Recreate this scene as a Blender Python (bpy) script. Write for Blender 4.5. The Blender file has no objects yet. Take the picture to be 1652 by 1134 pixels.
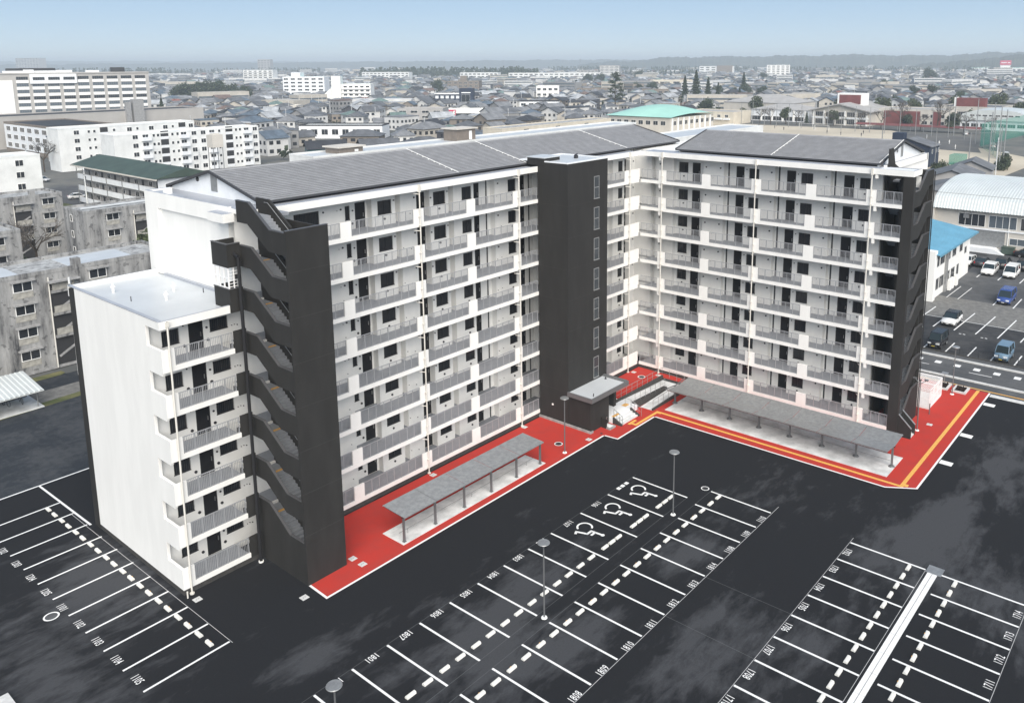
import bpy, math, random
from mathutils import Vector, Matrix
random.seed(7)
scene = bpy.context.scene
COL = scene.collection
R = math.radians
# ------------------------------------------------------------------ camera
def look(yaw, pitch, roll):
    f = Vector((math.cos(yaw)*math.cos(pitch), math.sin(yaw)*math.cos(pitch), -math.sin(pitch)))
    r = Vector((math.sin(yaw), -math.cos(yaw), 0)); u = r.cross(f)
    c, s = math.cos(roll), math.sin(roll)
    return f, r*c+u*s, u*c-r*s
CAM = Vector((-54.4632, -29.1367, 33.5794))
F_, R_, U_ = look(0.6860, 0.1808, -0.0052)
cd = bpy.data.cameras.new('camera'); cam = bpy.data.objects.new('camera', cd); COL.objects.link(cam)
cd.sensor_fit = 'HORIZONTAL'; cd.sensor_width = 36.0
cd.lens = 36.0*1335.665/1652; cd.shift_x = -75.65/1652; cd.shift_y = -223.52/1652
cd.clip_start = 0.5; cd.clip_end = 40000
m = Matrix.Identity(4)
for i in range(3):
    m[i][0] = R_[i]; m[i][1] = U_[i]; m[i][2] = -F_[i]; m[i][3] = CAM[i]
cam.matrix_world = m
scene.camera = cam
# ------------------------------------------------------------------ sky, sun, exposure
SUN_EL, SUN_AZ = R(40), R(231)          # azimuth measured from +x, counter-clockwise: behind the camera
w = bpy.data.worlds.new('World'); scene.world = w; w.use_nodes = True
nt = w.node_tree; nt.nodes.clear()
sky = nt.nodes.new('ShaderNodeTexSky'); sky.sky_type = 'NISHITA'; sky.sun_disc = False
sky.sun_elevation = SUN_EL; sky.sun_rotation = R(90)-SUN_AZ
sky.altitude = 1000; sky.air_density = 0.5; sky.dust_density = 0.0; sky.ozone_density = 3.0
bg = nt.nodes.new('ShaderNodeBackground'); bg.inputs['Strength'].default_value = 0.245
hsv = nt.nodes.new('ShaderNodeHueSaturation'); hsv.inputs['Saturation'].default_value = 1.78
out = nt.nodes.new('ShaderNodeOutputWorld')
gam = nt.nodes.new('ShaderNodeGamma'); gam.inputs[1].default_value = 0.30   # overcast: evens out the clear-sky contrast
nt.links.new(sky.outputs[0], gam.inputs[0]); nt.links.new(gam.outputs[0], hsv.inputs['Color']); nt.links.new(hsv.outputs[0], bg.inputs[0]); nt.links.new(bg.outputs[0], out.inputs[0])
sl = bpy.data.lights.new('sun', 'SUN'); sl.energy = 3.4; sl.angle = R(62); sl.color = (1, 0.93, 0.83)
sun = bpy.data.objects.new('sun', sl); COL.objects.link(sun)
d = Vector((math.cos(SUN_AZ)*math.cos(SUN_EL), math.sin(SUN_AZ)*math.cos(SUN_EL), math.sin(SUN_EL)))
sun.rotation_euler = d.to_track_quat('Z', 'Y').to_euler(); sun.location = (0, -60, 120)
vs = scene.view_settings; vs.view_transform = 'Standard'; vs.look = 'None'; vs.gamma = 1.0; vs.use_curve_mapping = False
vs.exposure = 0.86
# ------------------------------------------------------------------ materials
def srgb(h):
    h = h.lstrip('#'); o = []
    for i in (0, 2, 4):
        c = int(h[i:i+2], 16)/255
        o.append(c/12.92 if c <= .04045 else ((c+.055)/1.055)**2.4)
    return (*o, 1)
M = {}
def mat(name, col, rough=.7, metal=0., var=.0, scale=3., spec=.4, col2=None, bump=0., bscale=40., stretch=(1, 1, 1), lo=.4, hi=.65, alpha=1.):
    m = bpy.data.materials.new(name); m.use_nodes = True
    n = m.node_tree.nodes; l = m.node_tree.links; b = n['Principled BSDF']
    c = srgb(col) if isinstance(col, str) else (*col, 1)
    b.inputs['Base Color'].default_value = c; b.inputs['Roughness'].default_value = rough; b.inputs['Metallic'].default_value = metal
    b.inputs['Specular IOR Level'].default_value = spec
    if alpha < 1: b.inputs['Alpha'].default_value = alpha
    if var or col2 or bump:
        tc = n.new('ShaderNodeTexCoord'); mp = n.new('ShaderNodeMapping'); mp.inputs['Scale'].default_value = stretch
        l.new(tc.outputs['Object'], mp.inputs[0])
    if var or col2:
        t = n.new('ShaderNodeTexNoise'); t.inputs['Scale'].default_value = scale; t.inputs['Detail'].default_value = 5; t.inputs['Roughness'].default_value = .6
        l.new(mp.outputs[0], t.inputs['Vector'])
        rp = n.new('ShaderNodeValToRGB'); rp.color_ramp.elements[0].position = lo; rp.color_ramp.elements[1].position = hi
        c2 = (srgb(col2) if isinstance(col2, str) else (*col2, 1)) if col2 else tuple(min(1, x*(1+var)) for x in c[:3])+(1,)
        c1 = c if col2 else tuple(x*(1-var) for x in c[:3])+(1,)
        rp.color_ramp.elements[0].color = c1; rp.color_ramp.elements[1].color = c2
        l.new(t.outputs[0], rp.inputs[0]); l.new(rp.outputs[0], b.inputs['Base Color'])
    if bump:
        t2 = n.new('ShaderNodeTexNoise'); t2.inputs['Scale'].default_value = bscale; t2.inputs['Detail'].default_value = 3
        l.new(mp.outputs[0], t2.inputs['Vector'])
        bp = n.new('ShaderNodeBump'); bp.inputs['Strength'].default_value = bump; bp.inputs['Distance'].default_value = .02
        l.new(t2.outputs[0], bp.inputs['Height']); l.new(bp.outputs[0], b.inputs['Normal'])
    M[name] = m; return m
mat('white', (.80, .795, .77), .75, var=.03, scale=.9, bump=.08, stretch=(1.2, 1.2, .25))
mat('white_trim', (.82, .82, .80), .6)
mat('white_cool', (.74, .76, .78), .6, var=.05, scale=.8)
mat('charcoal', (.029, .0282, .027), .7, spec=.25, var=.10, scale=.9, bump=.15, bscale=60, stretch=(1.2, 1.2, .35))
mat('charcoal_trim', (.10, .10, .105), .4, .3)
mat('plinth', (.05, .048, .046), .85, var=.2, scale=4)
mat('deck', (.26, .275, .30), .8, var=.06, scale=2)
mat('rail', (.36, .37, .39), .5, .2)
mat('old_panel', (.33, .32, .29), .95, var=.2, scale=2)
mat('door', (.012, .012, .014), .35, var=.1)
mat('handle', (.6, .6, .6), .3, .9)
mat('frame', (.05, .05, .055), .4, .4)
mat('glass', (.026, .029, .034), .08, spec=.6)
mat('glass_mid', (.045, .052, .058), .1, spec=.6)
mat('glass_pale', (.10, .12, .14), .12, spec=.6)
mat('pipe', (.66, .64, .59), .5)
mat('pipe_black', (.02, .02, .022), .4)
mat('roof_tile', (.27, .271, .278), .65, var=.10, scale=1.2, bump=.2, bscale=8)
mat('tile_edge_shade', (.13, .131, .136), .7)  # tile grey darkened: shadow lines between rows painted onto the step faces
mat('roof_edge', (.05, .051, .056), .6)
mat('gutter', (.40, .42, .46), .45, .2, var=.06, scale=1.5)
mat('membrane', (.50, .525, .545), .38, var=.05, scale=.35)
mat('galv', (.33, .335, .335), .42, .5, var=.12, scale=3)
mat('galv_dark', (.17, .175, .18), .5, .4)
mat('yellow', (.72, .39, .09), .7, var=.12, scale=8)
mat('paint', (.76, .76, .75), .7, col2=(.42, .42, .42), scale=5, lo=.60, hi=.80)
mat('concrete', (.50, .51, .51), .85, col2=(.70, .71, .71), scale=.8, lo=.38, hi=.62)
mat('concrete_dark', (.30, .30, .30), .9, var=.2, scale=2)
mat('curb', (.55, .55, .54), .8, var=.1, scale=3)
mat('red', (.44, .040, .030), .92, spec=.12, col2=(.37, .045, .037), scale=.9, bump=.3, bscale=30, lo=.35, hi=.7)
mat('stop', (.70, .69, .65), .8, var=.08, scale=6)
mat('iron', (.03, .03, .032), .7)
mat('soil', (.02, .012, .010), 1., var=.4, scale=20)
mat('sand', (.53, .47, .37), .95, col2=(.42, .37, .29), scale=.03)
mat('dirt', (.09, .09, .09), .95, col2=(.13, .125, .115), scale=.06)
mat('grass', (.07, .085, .03), .95, col2=(.16, .15, .07), scale=.5)
mat('gravel', (.13, .13, .125), .95, col2=(.20, .195, .185), scale=1.5, bump=.5, bscale=20)
mat('rust', (.12, .035, .03), .8)
mat('trunk', (.07, .055, .042), .95, var=.2, scale=5)
mat('twig', (.10, .088, .078), .95)
def asphalt(name, dark, light, lo, hi, s1=.09, stretch=(1, 1, 1), fine=.12, spots=()):
    m = mat(name, dark, .9, spec=.12); n = m.node_tree.nodes; l = m.node_tree.links; b = n['Principled BSDF']
    tc = n.new('ShaderNodeTexCoord'); mp = n.new('ShaderNodeMapping'); mp.inputs['Scale'].default_value = stretch
    l.new(tc.outputs['Object'], mp.inputs[0])
    a = n.new('ShaderNodeTexNoise'); a.inputs['Scale'].default_value = s1; a.inputs['Detail'].default_value = 2.; a.inputs['Roughness'].default_value = .5
    c = n.new('ShaderNodeTexNoise'); c.inputs['Scale'].default_value = s1*7; c.inputs['Detail'].default_value = 9; c.inputs['Roughness'].default_value = .68; c.inputs['Distortion'].default_value = .25
    e = n.new('ShaderNodeTexNoise'); e.inputs['Scale'].default_value = 9; e.inputs['Detail'].default_value = 6; e.inputs['Roughness'].default_value = .75
    for t in (a, c, e): l.new(mp.outputs[0], t.inputs['Vector'])
    ad = n.new('ShaderNodeMath'); ad.operation = 'MULTIPLY_ADD'; ad.inputs[1].default_value = 1.1
    l.new(c.outputs[0], ad.inputs[0]); l.new(a.outputs[0], ad.inputs[2])
    last = ad.outputs[0]
    for sx, sy, rx, ry in spots:                        # drying patches, each with its own place and size
        mq = n.new('ShaderNodeMapping'); mq.vector_type = 'TEXTURE'; mq.inputs['Location'].default_value = (sx, sy, 0); mq.inputs['Scale'].default_value = (rx, ry, 1)
        gq = n.new('ShaderNodeTexGradient'); gq.gradient_type = 'SPHERICAL'; l.new(tc.outputs['Object'], mq.inputs[0]); l.new(mq.outputs[0], gq.inputs[0])
        aq = n.new('ShaderNodeMath'); aq.operation = 'MULTIPLY_ADD'; aq.inputs[1].default_value = .42; l.new(gq.outputs['Fac'], aq.inputs[0]); l.new(last, aq.inputs[2]); last = aq.outputs[0]
    rp = n.new('ShaderNodeValToRGB'); rp.color_ramp.elements[0].position = 0; rp.color_ramp.elements[1].position = 1
    mr = n.new('ShaderNodeMapRange'); mr.inputs['From Min'].default_value = lo; mr.inputs['From Max'].default_value = hi; l.new(last, mr.inputs[0]); last = mr.outputs[0]
    rp.color_ramp.elements[0].color = (*dark, 1); rp.color_ramp.elements[1].color = (*light, 1)
    l.new(last, rp.inputs[0])
    rp2 = n.new('ShaderNodeValToRGB'); rp2.color_ramp.elements[0].position = .3; rp2.color_ramp.elements[1].position = .75
    rp2.color_ramp.elements[0].color = (1-fine, 1-fine, 1-fine, 1); rp2.color_ramp.elements[1].color = (1+fine, 1+fine, 1+fine, 1)
    l.new(e.outputs[0], rp2.inputs[0])
    mx = n.new('ShaderNodeMix'); mx.data_type = 'RGBA'; mx.blend_type = 'MULTIPLY'; mx.inputs[0].default_value = 1
    l.new(rp.outputs[0], mx.inputs[6]); l.new(rp2.outputs[0], mx.inputs[7]); l.new(mx.outputs[2], b.inputs['Base Color'])
    bp = n.new('ShaderNodeBump'); bp.inputs['Strength'].default_value = .35; bp.inputs['Distance'].default_value = .01
    t2 = n.new('ShaderNodeTexNoise'); t2.inputs['Scale'].default_value = 55; l.new(mp.outputs[0], t2.inputs['Vector'])
    l.new(t2.outputs[0], bp.inputs['Height']); l.new(bp.outputs[0], b.inputs['Normal'])
    return m
asphalt('asphalt', (.0165, .0175, .0200), (.054, .056, .061), 1.16, 1.40, .075, (.7, 1.7, 1), .18, [(1, -14, 11, 6), (-17, -8.5, 9, 3.6), (-9, -2.6, 5, 3), (-35.5, 24, 4, 11), (-41, 20, 5, 10), (-25, -.8, 8, 4.5), (-12, -13, 9, 3.6),
    (0, -20.5, 10, 5), (-19, -2.4, 6, 3), (9, -15.5, 7, 2.5), (-22, 3, 10, 2.4), (-31, -7, 8, 6), (18, -17, 9, 4), (-30, 8.6, 6, 2)])
asphalt('asphalt_old', (.035, .037, .041), (.085, .085, .085), .92, 1.43, .12)
asphalt('asphalt_road', (.075, .078, .083), (.115, .117, .12), .92, 1.28, .1)
asphalt('asphalt_west', (.030, .035, .042), (.058, .062, .068), .95, 1.23, .2)
asphalt('town_ground', (.10, .105, .105), (.17, .165, .15), .92, 1.23, .012)
# stained concrete of the old blocks
def stained(name, base, dark, s=.45):
    m = mat(name, base, .95); n = m.node_tree.nodes; l = m.node_tree.links; b = n['Principled BSDF']
    tc = n.new('ShaderNodeTexCoord'); mp = n.new('ShaderNodeMapping'); mp.inputs['Scale'].default_value = (1.3, 1.3, .22)
    l.new(tc.outputs['Object'], mp.inputs[0])
    a = n.new('ShaderNodeTexNoise'); a.inputs['Scale'].default_value = s; a.inputs['Detail'].default_value = 9; a.inputs['Roughness'].default_value = .72
    l.new(mp.outputs[0], a.inputs['Vector'])
    rp = n.new('ShaderNodeValToRGB'); e = rp.color_ramp.elements
    e[0].position = .36; e[0].color = (*dark, 1); e[1].position = .62; e[1].color = (*base, 1)
    x = e.new(.47); x.color = tuple(.55*p+.45*q for p, q in zip(base, dark))+(1,)
    l.new(a.outputs[0], rp.inputs[0])
    v = n.new('ShaderNodeTexNoise'); v.inputs['Scale'].default_value = 1.4; v.inputs['Detail'].default_value = 3; l.new(tc.outputs['Object'], v.inputs['Vector'])
    r2 = n.new('ShaderNodeValToRGB'); r2.color_ramp.elements[0].position = .60; r2.color_ramp.elements[1].position = .63
    r2.color_ramp.elements[0].color = (1, 1, 1, 1); r2.color_ramp.elements[1].color = (.55, .55, .56, 1)
    l.new(v.outputs[0], r2.inputs[0])
    mx = n.new('ShaderNodeMix'); mx.data_type = 'RGBA'; mx.blend_type = 'MULTIPLY'; mx.inputs[0].default_value = 1
    l.new(rp.outputs[0], mx.inputs[6]); l.new(r2.outputs[0], mx.inputs[7]); l.new(mx.outputs[2], b.inputs['Base Color'])
stained('old_wall', (.37, .37, .365), (.055, .056, .06))
stained('old_roof', (.45, .46, .46), (.16, .16, .16), .7)
mat('block_white', (.74, .75, .74), .8, col2=(.62, .63, .62), scale=.25)
mat('block_cream', (.58, .53, .44), .8, var=.08, scale=.3)
mat('block_grey', (.36, .35, .34), .8, var=.08, scale=.3)
mat('hotel_grey', (.40, .385, .365), .8, var=.05, scale=.2)
mat('brown_brick', (.20, .17, .145), .85, var=.12, scale=.6)
mat('roof_black', (.035, .036, .04), .8, var=.2, scale=.3)
mat('roof_grey', (.14, .145, .155), .75, var=.2, scale=.4)
mat('roof_green', (.05, .075, .06), .6, var=.15, scale=.3)
mat('roof_blue', (.11, .29, .41), .5, var=.08, scale=.4)
mat('roof_mint', (.34, .60, .51), .45, var=.05, scale=.1)
mat('arch_pale', (.59, .62, .61), .4, .1, var=.05, scale=.3)
mat('cream_wall', (.56, .53, .48), .8, var=.06, scale=.3)
mat('navy', (.018, .028, .055), .6, var=.1)
mat('red_wall', (.17, .05, .048), .8, var=.12, scale=.3)
mat('beige', (.52, .49, .44), .8, var=.06, scale=.3)
mat('net_green', (.05, .30, .22), .8, alpha=.45)
mat('sign_red', (.55, .03, .09), .5)
mat('cage', (.80, .80, .80), .5)
mat('tarp', (.62, .66, .30), .6)
for i, (a, b) in enumerate([((.022, .034, .020), (.06, .08, .045)), ((.03, .045, .022), (.085, .10, .05)), ((.05, .055, .032), (.12, .115, .075))]):
    mat('leaf%d' % i, a, .9, col2=b, scale=.9, lo=.35, hi=.65)
# ------------------------------------------------------------------ mesh helpers
class MB:
    def __init__(s): s.v = []; s.f = []; s.m = []
    def face(s, pts, m=0):
        n = len(s.v); s.v += [tuple(p) for p in pts]; s.f.append(tuple(range(n, n+len(pts)))); s.m.append(m); return s
    def box(s, x0, y0, z0, x1, y1, z1, m=0, top=None, bot=None, skip=''):
        n = len(s.v)
        s.v += [(x0, y0, z0), (x1, y0, z0), (x1, y1, z0), (x0, y1, z0), (x0, y0, z1), (x1, y0, z1), (x1, y1, z1), (x0, y1, z1)]
        for k, q in (('b', (3, 2, 1, 0)), ('t', (4, 5, 6, 7)), ('f', (0, 1, 5, 4)), ('r', (1, 2, 6, 5)), ('k', (2, 3, 7, 6)), ('l', (3, 0, 4, 7))):
            if k in skip: continue
            s.f.append(tuple(n+i for i in q)); s.m.append(top if (k == 't' and top is not None) else bot if (k == 'b' and bot is not None) else m)
        return s
    def prism(s, poly, a, b, axis='y', m=0, cap=None):
        """extrude a 2-D polygon (list of (u, w)) along an axis from a to b"""
        def P(u, w, t): return (u, t, w) if axis == 'y' else (t, u, w) if axis == 'x' else (u, w, t)
        n = len(s.v); k = len(poly)
        s.v += [P(u, w, a) for u, w in poly]+[P(u, w, b) for u, w in poly]
        for i in range(k):
            j = (i+1) % k
            s.f.append((n+i, n+j, n+k+j, n+k+i)); s.m.append(m)
        s.f.append(tuple(n+i for i in reversed(range(k)))); s.m.append(m if cap is None else cap)
        s.f.append(tuple(n+k+i for i in range(k))); s.m.append(m if cap is None else cap)
        return s
    def tube(s, p, q, r0, r1=None, n=8, m=0, caps=True):
        p = Vector(p); q = Vector(q); r1 = r0 if r1 is None else r1; d = (q-p)
        if d.length < 1e-6: return s
        d.normalize(); a = d.orthogonal().normalized(); b = d.cross(a); k = len(s.v)
        for c, r in ((p, r0), (q, r1)):
            for i in range(n):
                t = 2*math.pi*i/n; s.v.append(tuple(c+a*(r*math.cos(t))+b*(r*math.sin(t))))
        for i in range(n):
            j = (i+1) % n; s.f.append((k+i, k+j, k+n+j, k+n+i)); s.m.append(m)
        if caps:
            s.f.append(tuple(k+i for i in reversed(range(n)))); s.m.append(m); s.f.append(tuple(k+n+i for i in range(n))); s.m.append(m)
        return s
    def bar(s, p, q, wd, h, m=0):
        """rectangular bar from p to q, width wd (sideways), height h (up)"""
        p = Vector(p); q = Vector(q); d = (q-p).normalized(); sd = Vector((-d.y, d.x, 0))
        sd = sd.normalized() if sd.length > 1e-6 else Vector((1, 0, 0)); up = d.cross(sd)*-1 if d.cross(sd).z < 0 else d.cross(sd)
        n = len(s.v)
        for c in (p, q):
            for a, b in ((-1, -1), (1, -1), (1, 1), (-1, 1)): s.v.append(tuple(c+sd*(a*wd/2)+up*(b*h/2)))
        for f in ((0, 1, 5, 4), (1, 2, 6, 5), (2, 3, 7, 6), (3, 0, 4, 7), (3, 2, 1, 0), (4, 5, 6, 7)): s.f.append(tuple(n+i for i in f)); s.m.append(m)
        return s
    def disc(s, x, y, z, r, n=20, m=0, r2=0., sx=1., sy=1.):
        if r2 <= 0: return s.face([(x+r*sx*math.cos(2*math.pi*i/n), y+r*sy*math.sin(2*math.pi*i/n), z) for i in range(n)], m)
        for i in range(n):
            a, b = 2*math.pi*i/n, 2*math.pi*(i+1)/n
            s.face([(x+r2*math.cos(a), y+r2*math.sin(a), z), (x+r*math.cos(a), y+r*math.sin(a), z), (x+r*math.cos(b), y+r*math.sin(b), z), (x+r2*math.cos(b), y+r2*math.sin(b), z)], m)
        return s
    def mesh(s, name, mats, smooth=False):
        me = bpy.data.meshes.new(name); me.from_pydata(s.v, [], s.f)
        for x in mats: me.materials.append(M[x] if isinstance(x, str) else x)
        if len(mats) > 1: me.polygons.foreach_set('material_index', s.m)
        if smooth: me.polygons.foreach_set('use_smooth', [True]*len(s.f))
        me.update(); return me
def put(name, me, parent=None, loc=(0, 0, 0), rz=0., kind=None):
    o = bpy.data.objects.new(name, me); COL.objects.link(o)
    o.location = loc
    if rz: o.rotation_euler = (0, 0, rz)
    if parent is not None: o.parent = parent
    if kind: o['kind'] = kind
    return o
def part(name, mb, mats, parent=None, loc=(0, 0, 0), rz=0., kind=None, smooth=False):
    return put(name, mb.mesh(name, mats if isinstance(mats, (list, tuple)) else [mats], smooth), parent, loc, rz, kind)
def tag(o, label, cat, group=None):
    o['label'] = label; o['category'] = cat
    if group: o['group'] = group
    return o
def thing(name, label, cat, loc=(0, 0, 0), rz=0., group=None):
    o = bpy.data.objects.new(name, None); COL.objects.link(o); o.location = loc; o.rotation_euler = (0, 0, rz); o.empty_display_size = .3
    return tag(o, label, cat, group)
def copy_tree(root, loc, rz=0., label=None, group=None, scale=None):
    def rec(o, par):
        c = o.copy(); COL.objects.link(c)
        if par is not None: c.parent = par
        for ch in o.children: rec(ch, c)
        return c
    r = rec(root, None); r.location = loc; r.rotation_euler = (0, 0, rz)
    if scale: r.scale = (scale,)*3 if not isinstance(scale, (tuple, list)) else scale
    if label: r['label'] = label
    if group: r['group'] = group
    return r
def struct(name, mb, mats, **k):
    return part(name, mb, mats, kind='structure', **k)
def sheet(x0, y0, x1, y1, z): return MB().face([(x0, y0, z), (x1, y0, z), (x1, y1, z), (x0, y1, z)])
# ------------------------------------------------------------------ ground, roads, car parks
gm = MB(); N = 26
def hill(x, y): return 0
struct('ground', sheet(-3000, -3000, 16000, 16000, -.10), 'town_ground')
lot = struct('car_park', sheet(-95, -75, 35.25, 42.85, 0), 'asphalt')
struct('rear_yard', sheet(-110, 42.85, 34, 66.6, -.012), 'asphalt_west')
# white and chalk lines painted on the car park; each a piece of it
LM = {}
def line(x0, y0, x1, y1, wd=.14, z=.005, m='paint', name='bay_line', parent=None):
    L = round(math.hypot(x1-x0, y1-y0), 2); key = (L, wd, m)
    if key not in LM: LM[key] = sheet(0, -wd/2, L, wd/2, 0).mesh(name, [m])
    return put(name, LM[key], parent or lot, (x0, y0, z), math.atan2(y1-y0, x1-x0))
mat('chalk', (.085, .088, .092), .9); mat('line_thin', (.42, .42, .42), .8)
for i in range(15): line(-2.5*i, 0, -2.5*i, -5.07)
HC = [-2.0, -5.5, -9.0, -12.5]
for x in HC+[-15-2.5*i for i in range(10)]: line(x, 6.11, x, .99)
for i in range(9): line(-.12-2.5*i, -11.17, -.12-2.5*i, -16.22, .15)
for i in range(9): line(-.12-2.5*i, -17.24, -.12-2.5*i, -22.26, .15)
for j in range(11): line(-38.2, 13.55+2.505*j, -33.15, 13.62+2.505*j)
line(-33.0, 33.4, -33.2, 42.8, .16); line(-75, 42.7, -28, 42.85, .16, name='boundary_line')
for a in ((-38, 1., -1.9, 1.), (-38, .03, .3, .03)): line(*a, .03, .003, 'chalk', 'chalk_line')
line(-40, -5.16, 1.2, -5.16, .035, .003, 'line_thin', 'chalk_line'); line(-30, -11.12, .6, -11.12, .03, .003, 'line_thin', 'chalk_line')
line(-38, 6.16, -1.5, 6.16, .03, .003, 'chalk', 'chalk_line'); line(-24, -16.24, -.2, -16.24, .03, .003, 'line_thin', 'chalk_line'); line(-24, -22.3, .4, -22.3, .03, .003, 'line_thin', 'chalk_line')
line(-33.08, 13.4, -33.3, 36.1, .035, .003, 'line_thin', 'chalk_line')
for x in (-10.05, -15.05): line(x, -5.2, x, -11.1, .03, .003, 'chalk', 'chalk_line')
# stencilled bay numbers
TXT = {}
def text_mesh(t, h, wx=.62, off=.004, m='paint'):
    k = (t, h, wx, m)
    if k in TXT: return TXT[k]
    c = bpy.data.curves.new('bay_number', 'FONT'); c.body = t; c.size = h/.70; c.align_x = 'CENTER'; c.align_y = 'CENTER'; c.offset = off; c.resolution_u = 2; c.space_character = 1.08
    o = bpy.data.objects.new('tmp_text', c); me = bpy.data.meshes.new_from_object(o)
    for v in me.vertices: v.co.x *= wx
    me.materials.clear(); me.materials.append(M[m]); bpy.data.objects.remove(o); TXT[k] = me
    return me
def number(t, x, y, rz): put('bay_number', text_mesh(t, .46), lot, (x, y, .006), rz)
for i, t in enumerate(['1110', '1109', '1108', '1814', '1813', '1812', '1811', '1810', '1809', '1808', '1807', '1806']): number(t, -1.28-2.495*i, -4.93, 0)
for t, x in (('1106', -7.22), ('1107', -10.7), ('1802', -13.7)): number(t, x, 5.97, math.pi)
for i, t in enumerate(['1803', '1804', '1805', '1806', '1807', '1801', '1601', '1602']): number(t, -16.2-2.505*i, 5.97, math.pi)
for i, t in enumerate(['1702', '1703', '1704', '1705', '1706', '1707', '1708', '1710']): number(t, -1.38-2.49*i, -11.4, math.pi)
for i, t in enumerate(['1714', '1713', '1712', '1711', '1709']): number(t, -1.4-2.48*i, -22.0, 0)
for j, t in enumerate(['1105', '1104', '1103', '1102', '1101', '1205', '1204', '1203', '1202']): number(t, -38.0-.04*j, 14.76+2.496*j, -math.pi/2)
for x in (-4.19, -3.67, -3.13): put('white_square', sheet(-.19, -.16, .19, .16, 0).mesh('white_square', ['paint']), lot, (x, 5.97, .006))
# wheelchair symbols: u to the right, v up, as read from the aisle
def wheelchair():
    b = MB(); wd = .17
    def stroke(pts, wd=wd):
        for (x0, y0), (x1, y1) in zip(pts, pts[1:]):
            L = math.hypot(x1-x0, y1-y0); nx, ny = -(y1-y0)/L*wd/2, (x1-x0)/L*wd/2; ex, ey = (x1-x0)/L*wd*.35, (y1-y0)/L*wd*.35
            b.face([(x0-nx-ex, y0-ny-ey, 0), (x1-nx+ex, y1-ny+ey, 0), (x1+nx+ex, y1+ny+ey, 0), (x0+nx-ex, y0+ny-ey, 0)])
    n = 18; cx, cy, r = -.12, -.52, .50; a0, a1 = R(112), R(335)
    arc = [(cx+r*math.cos(a0+(a1-a0)*i/n), cy+r*math.sin(a0+(a1-a0)*i/n)) for i in range(n+1)]
    for i in range(n):
        (x0, y0), (x1, y1) = arc[i], arc[i+1]; f = lambda x, y, q: (cx+(x-cx)*q, cy+(y-cy)*q, 0)
        b.face([f(x0, y0, .87), f(x0, y0, 1.13), f(x1, y1, 1.13), f(x1, y1, .87)])
    b.disc(-.10, 1.0, 0, .14, 14)
    stroke([(-.08, .82), (-.02, .12), (.42, .12), (.66, -.62), (.86, -.52)]); stroke([(-.05, .42), (.34, .42)])
    me = b.mesh('wheelchair_symbol', ['paint'])
    for k in (-3.42, -6.95, -10.46): put('wheelchair_symbol', me, lot, (k, 4.14, .0065), math.pi).scale = (1.1, 1.08, 1)
wheelchair()
# red pavement
RED = [(-27.12, 14.57), (-27.19, 12.47), (2.71, 12.45), (2.87, 11.05), (9.0, 11.06), (9.2, -10.5), (10.54, -12.62), (35.2, -12.62), (35.2, 19.7), (-27.1, 19.7)]
pav = struct('pavement', MB().face([(x, y, .006) for x, y in RED]), 'red')
def edge(pts, wd, z, name, m, par):
    for (x0, y0), (x1, y1) in zip(pts, pts[1:]):
        b = MB(); L = math.hypot(x1-x0, y1-y0); b.face([(0, 0, 0), (L, 0, 0), (L, wd, 0), (0, wd, 0)])
        part(name, b, m, par, (x0, y0, z), math.atan2(y1-y0, x1-x0)); z += .0007
edge(RED[:8], .16, .011, 'edge_line', 'paint', pav)
yz = .010
for i, (x0, y0, x1, y1) in enumerate([(6.1, 11.95, 7.3, 12.25), (6.3, 11.36, 10.05, 11.66), (6.3, 11.66, 6.6, 11.95), (10.05, -11.62, 10.35, 11.66), (10.35, -11.62, 35.2, -11.32), (9.9, 11.02, 10.05, 11.36), (10.35, -11.9, 10.8, -11.62)]):
    part('tactile_line', sheet(x0, y0, x1, y1, yz), 'yellow', pav)
# concrete bases of the bicycle shelters
struct('shelter_base', MB().box(-20.2, 13.25, .0, -4.66, 15.56, .05), 'concrete')
struct('shelter_base', MB().box(11.0, -10.06, .0, 15.2, 11.2, .05), 'concrete')
# white stub marks beside the pavement and drain channel
for x0 in (31.6, 22.85, 16.2): part('stub_mark', sheet(x0, -13.68, x0+.75, -12.68, .006), 'paint', lot)
part('kerb_slab', MB().box(34.2, -22, .0, 35.0, -12.7, .02), 'curb', lot)
dr = struct('drain_channel', MB().box(-60, -17.02, 0, -.35, -16.42, .02), 'paint')
for x in range(-58, 0, 2): part('channel_joint', MB().box(x, -17.021, .015, x+.015, -16.419, .022), 'concrete_dark', dr)
part('channel_grate', MB().box(-60, -16.74, .021, -.35, -16.70, .024), 'concrete_dark', dr)
part('channel_box', MB().box(-.36, -17.25, 0, .6, -16.28, .03), 'galv', dr)
# east road
struct('verge', sheet(35.25, -80, 37.3, 60, .012), 'asphalt_road')
rd = struct('road', sheet(37.3, -140, 43.2, 160, .006), 'asphalt_road')
def rp(x0, y0, x1, y1, m='paint', z=.012, name='road_mark'): part(name, sheet(x0, y0, x1, y1, z), m, rd)
rp(35.42, -80, 35.62, 60, 'yellow', .018, 'yellow_line')
struct('kerb', MB().box(37.2, -90, 0, 37.55, 60, .14), 'curb')
for k in range(-9, 16): rp(41.1, -14.2-2.005*k-.32, 41.8, -14.2-2.005*k+.32) if False else rp(41.0, -13.9+2.0*k-.33, 41.85, -13.9+2.0*k+.33)
for a, b in ((-10.8, -9.6), (-4.4, -3.0), (-18, -16.5)): rp(40.0, a-.9, 40.12, b+.2)
fk = struct('kerb', MB().box(43.15, -90, 0, 43.5, 60, .15), 'curb')
struct('sidewalk', MB().box(43.5, -90, 0, 44.6, 60, .12), 'asphalt_road')
struct('kerb', MB().box(44.6, -90, 0, 44.85, 60, .22), 'plinth')
el = struct('neighbour_car_park', sheet(44.8, -60, 118, 30, .004), 'asphalt_old')
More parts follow.
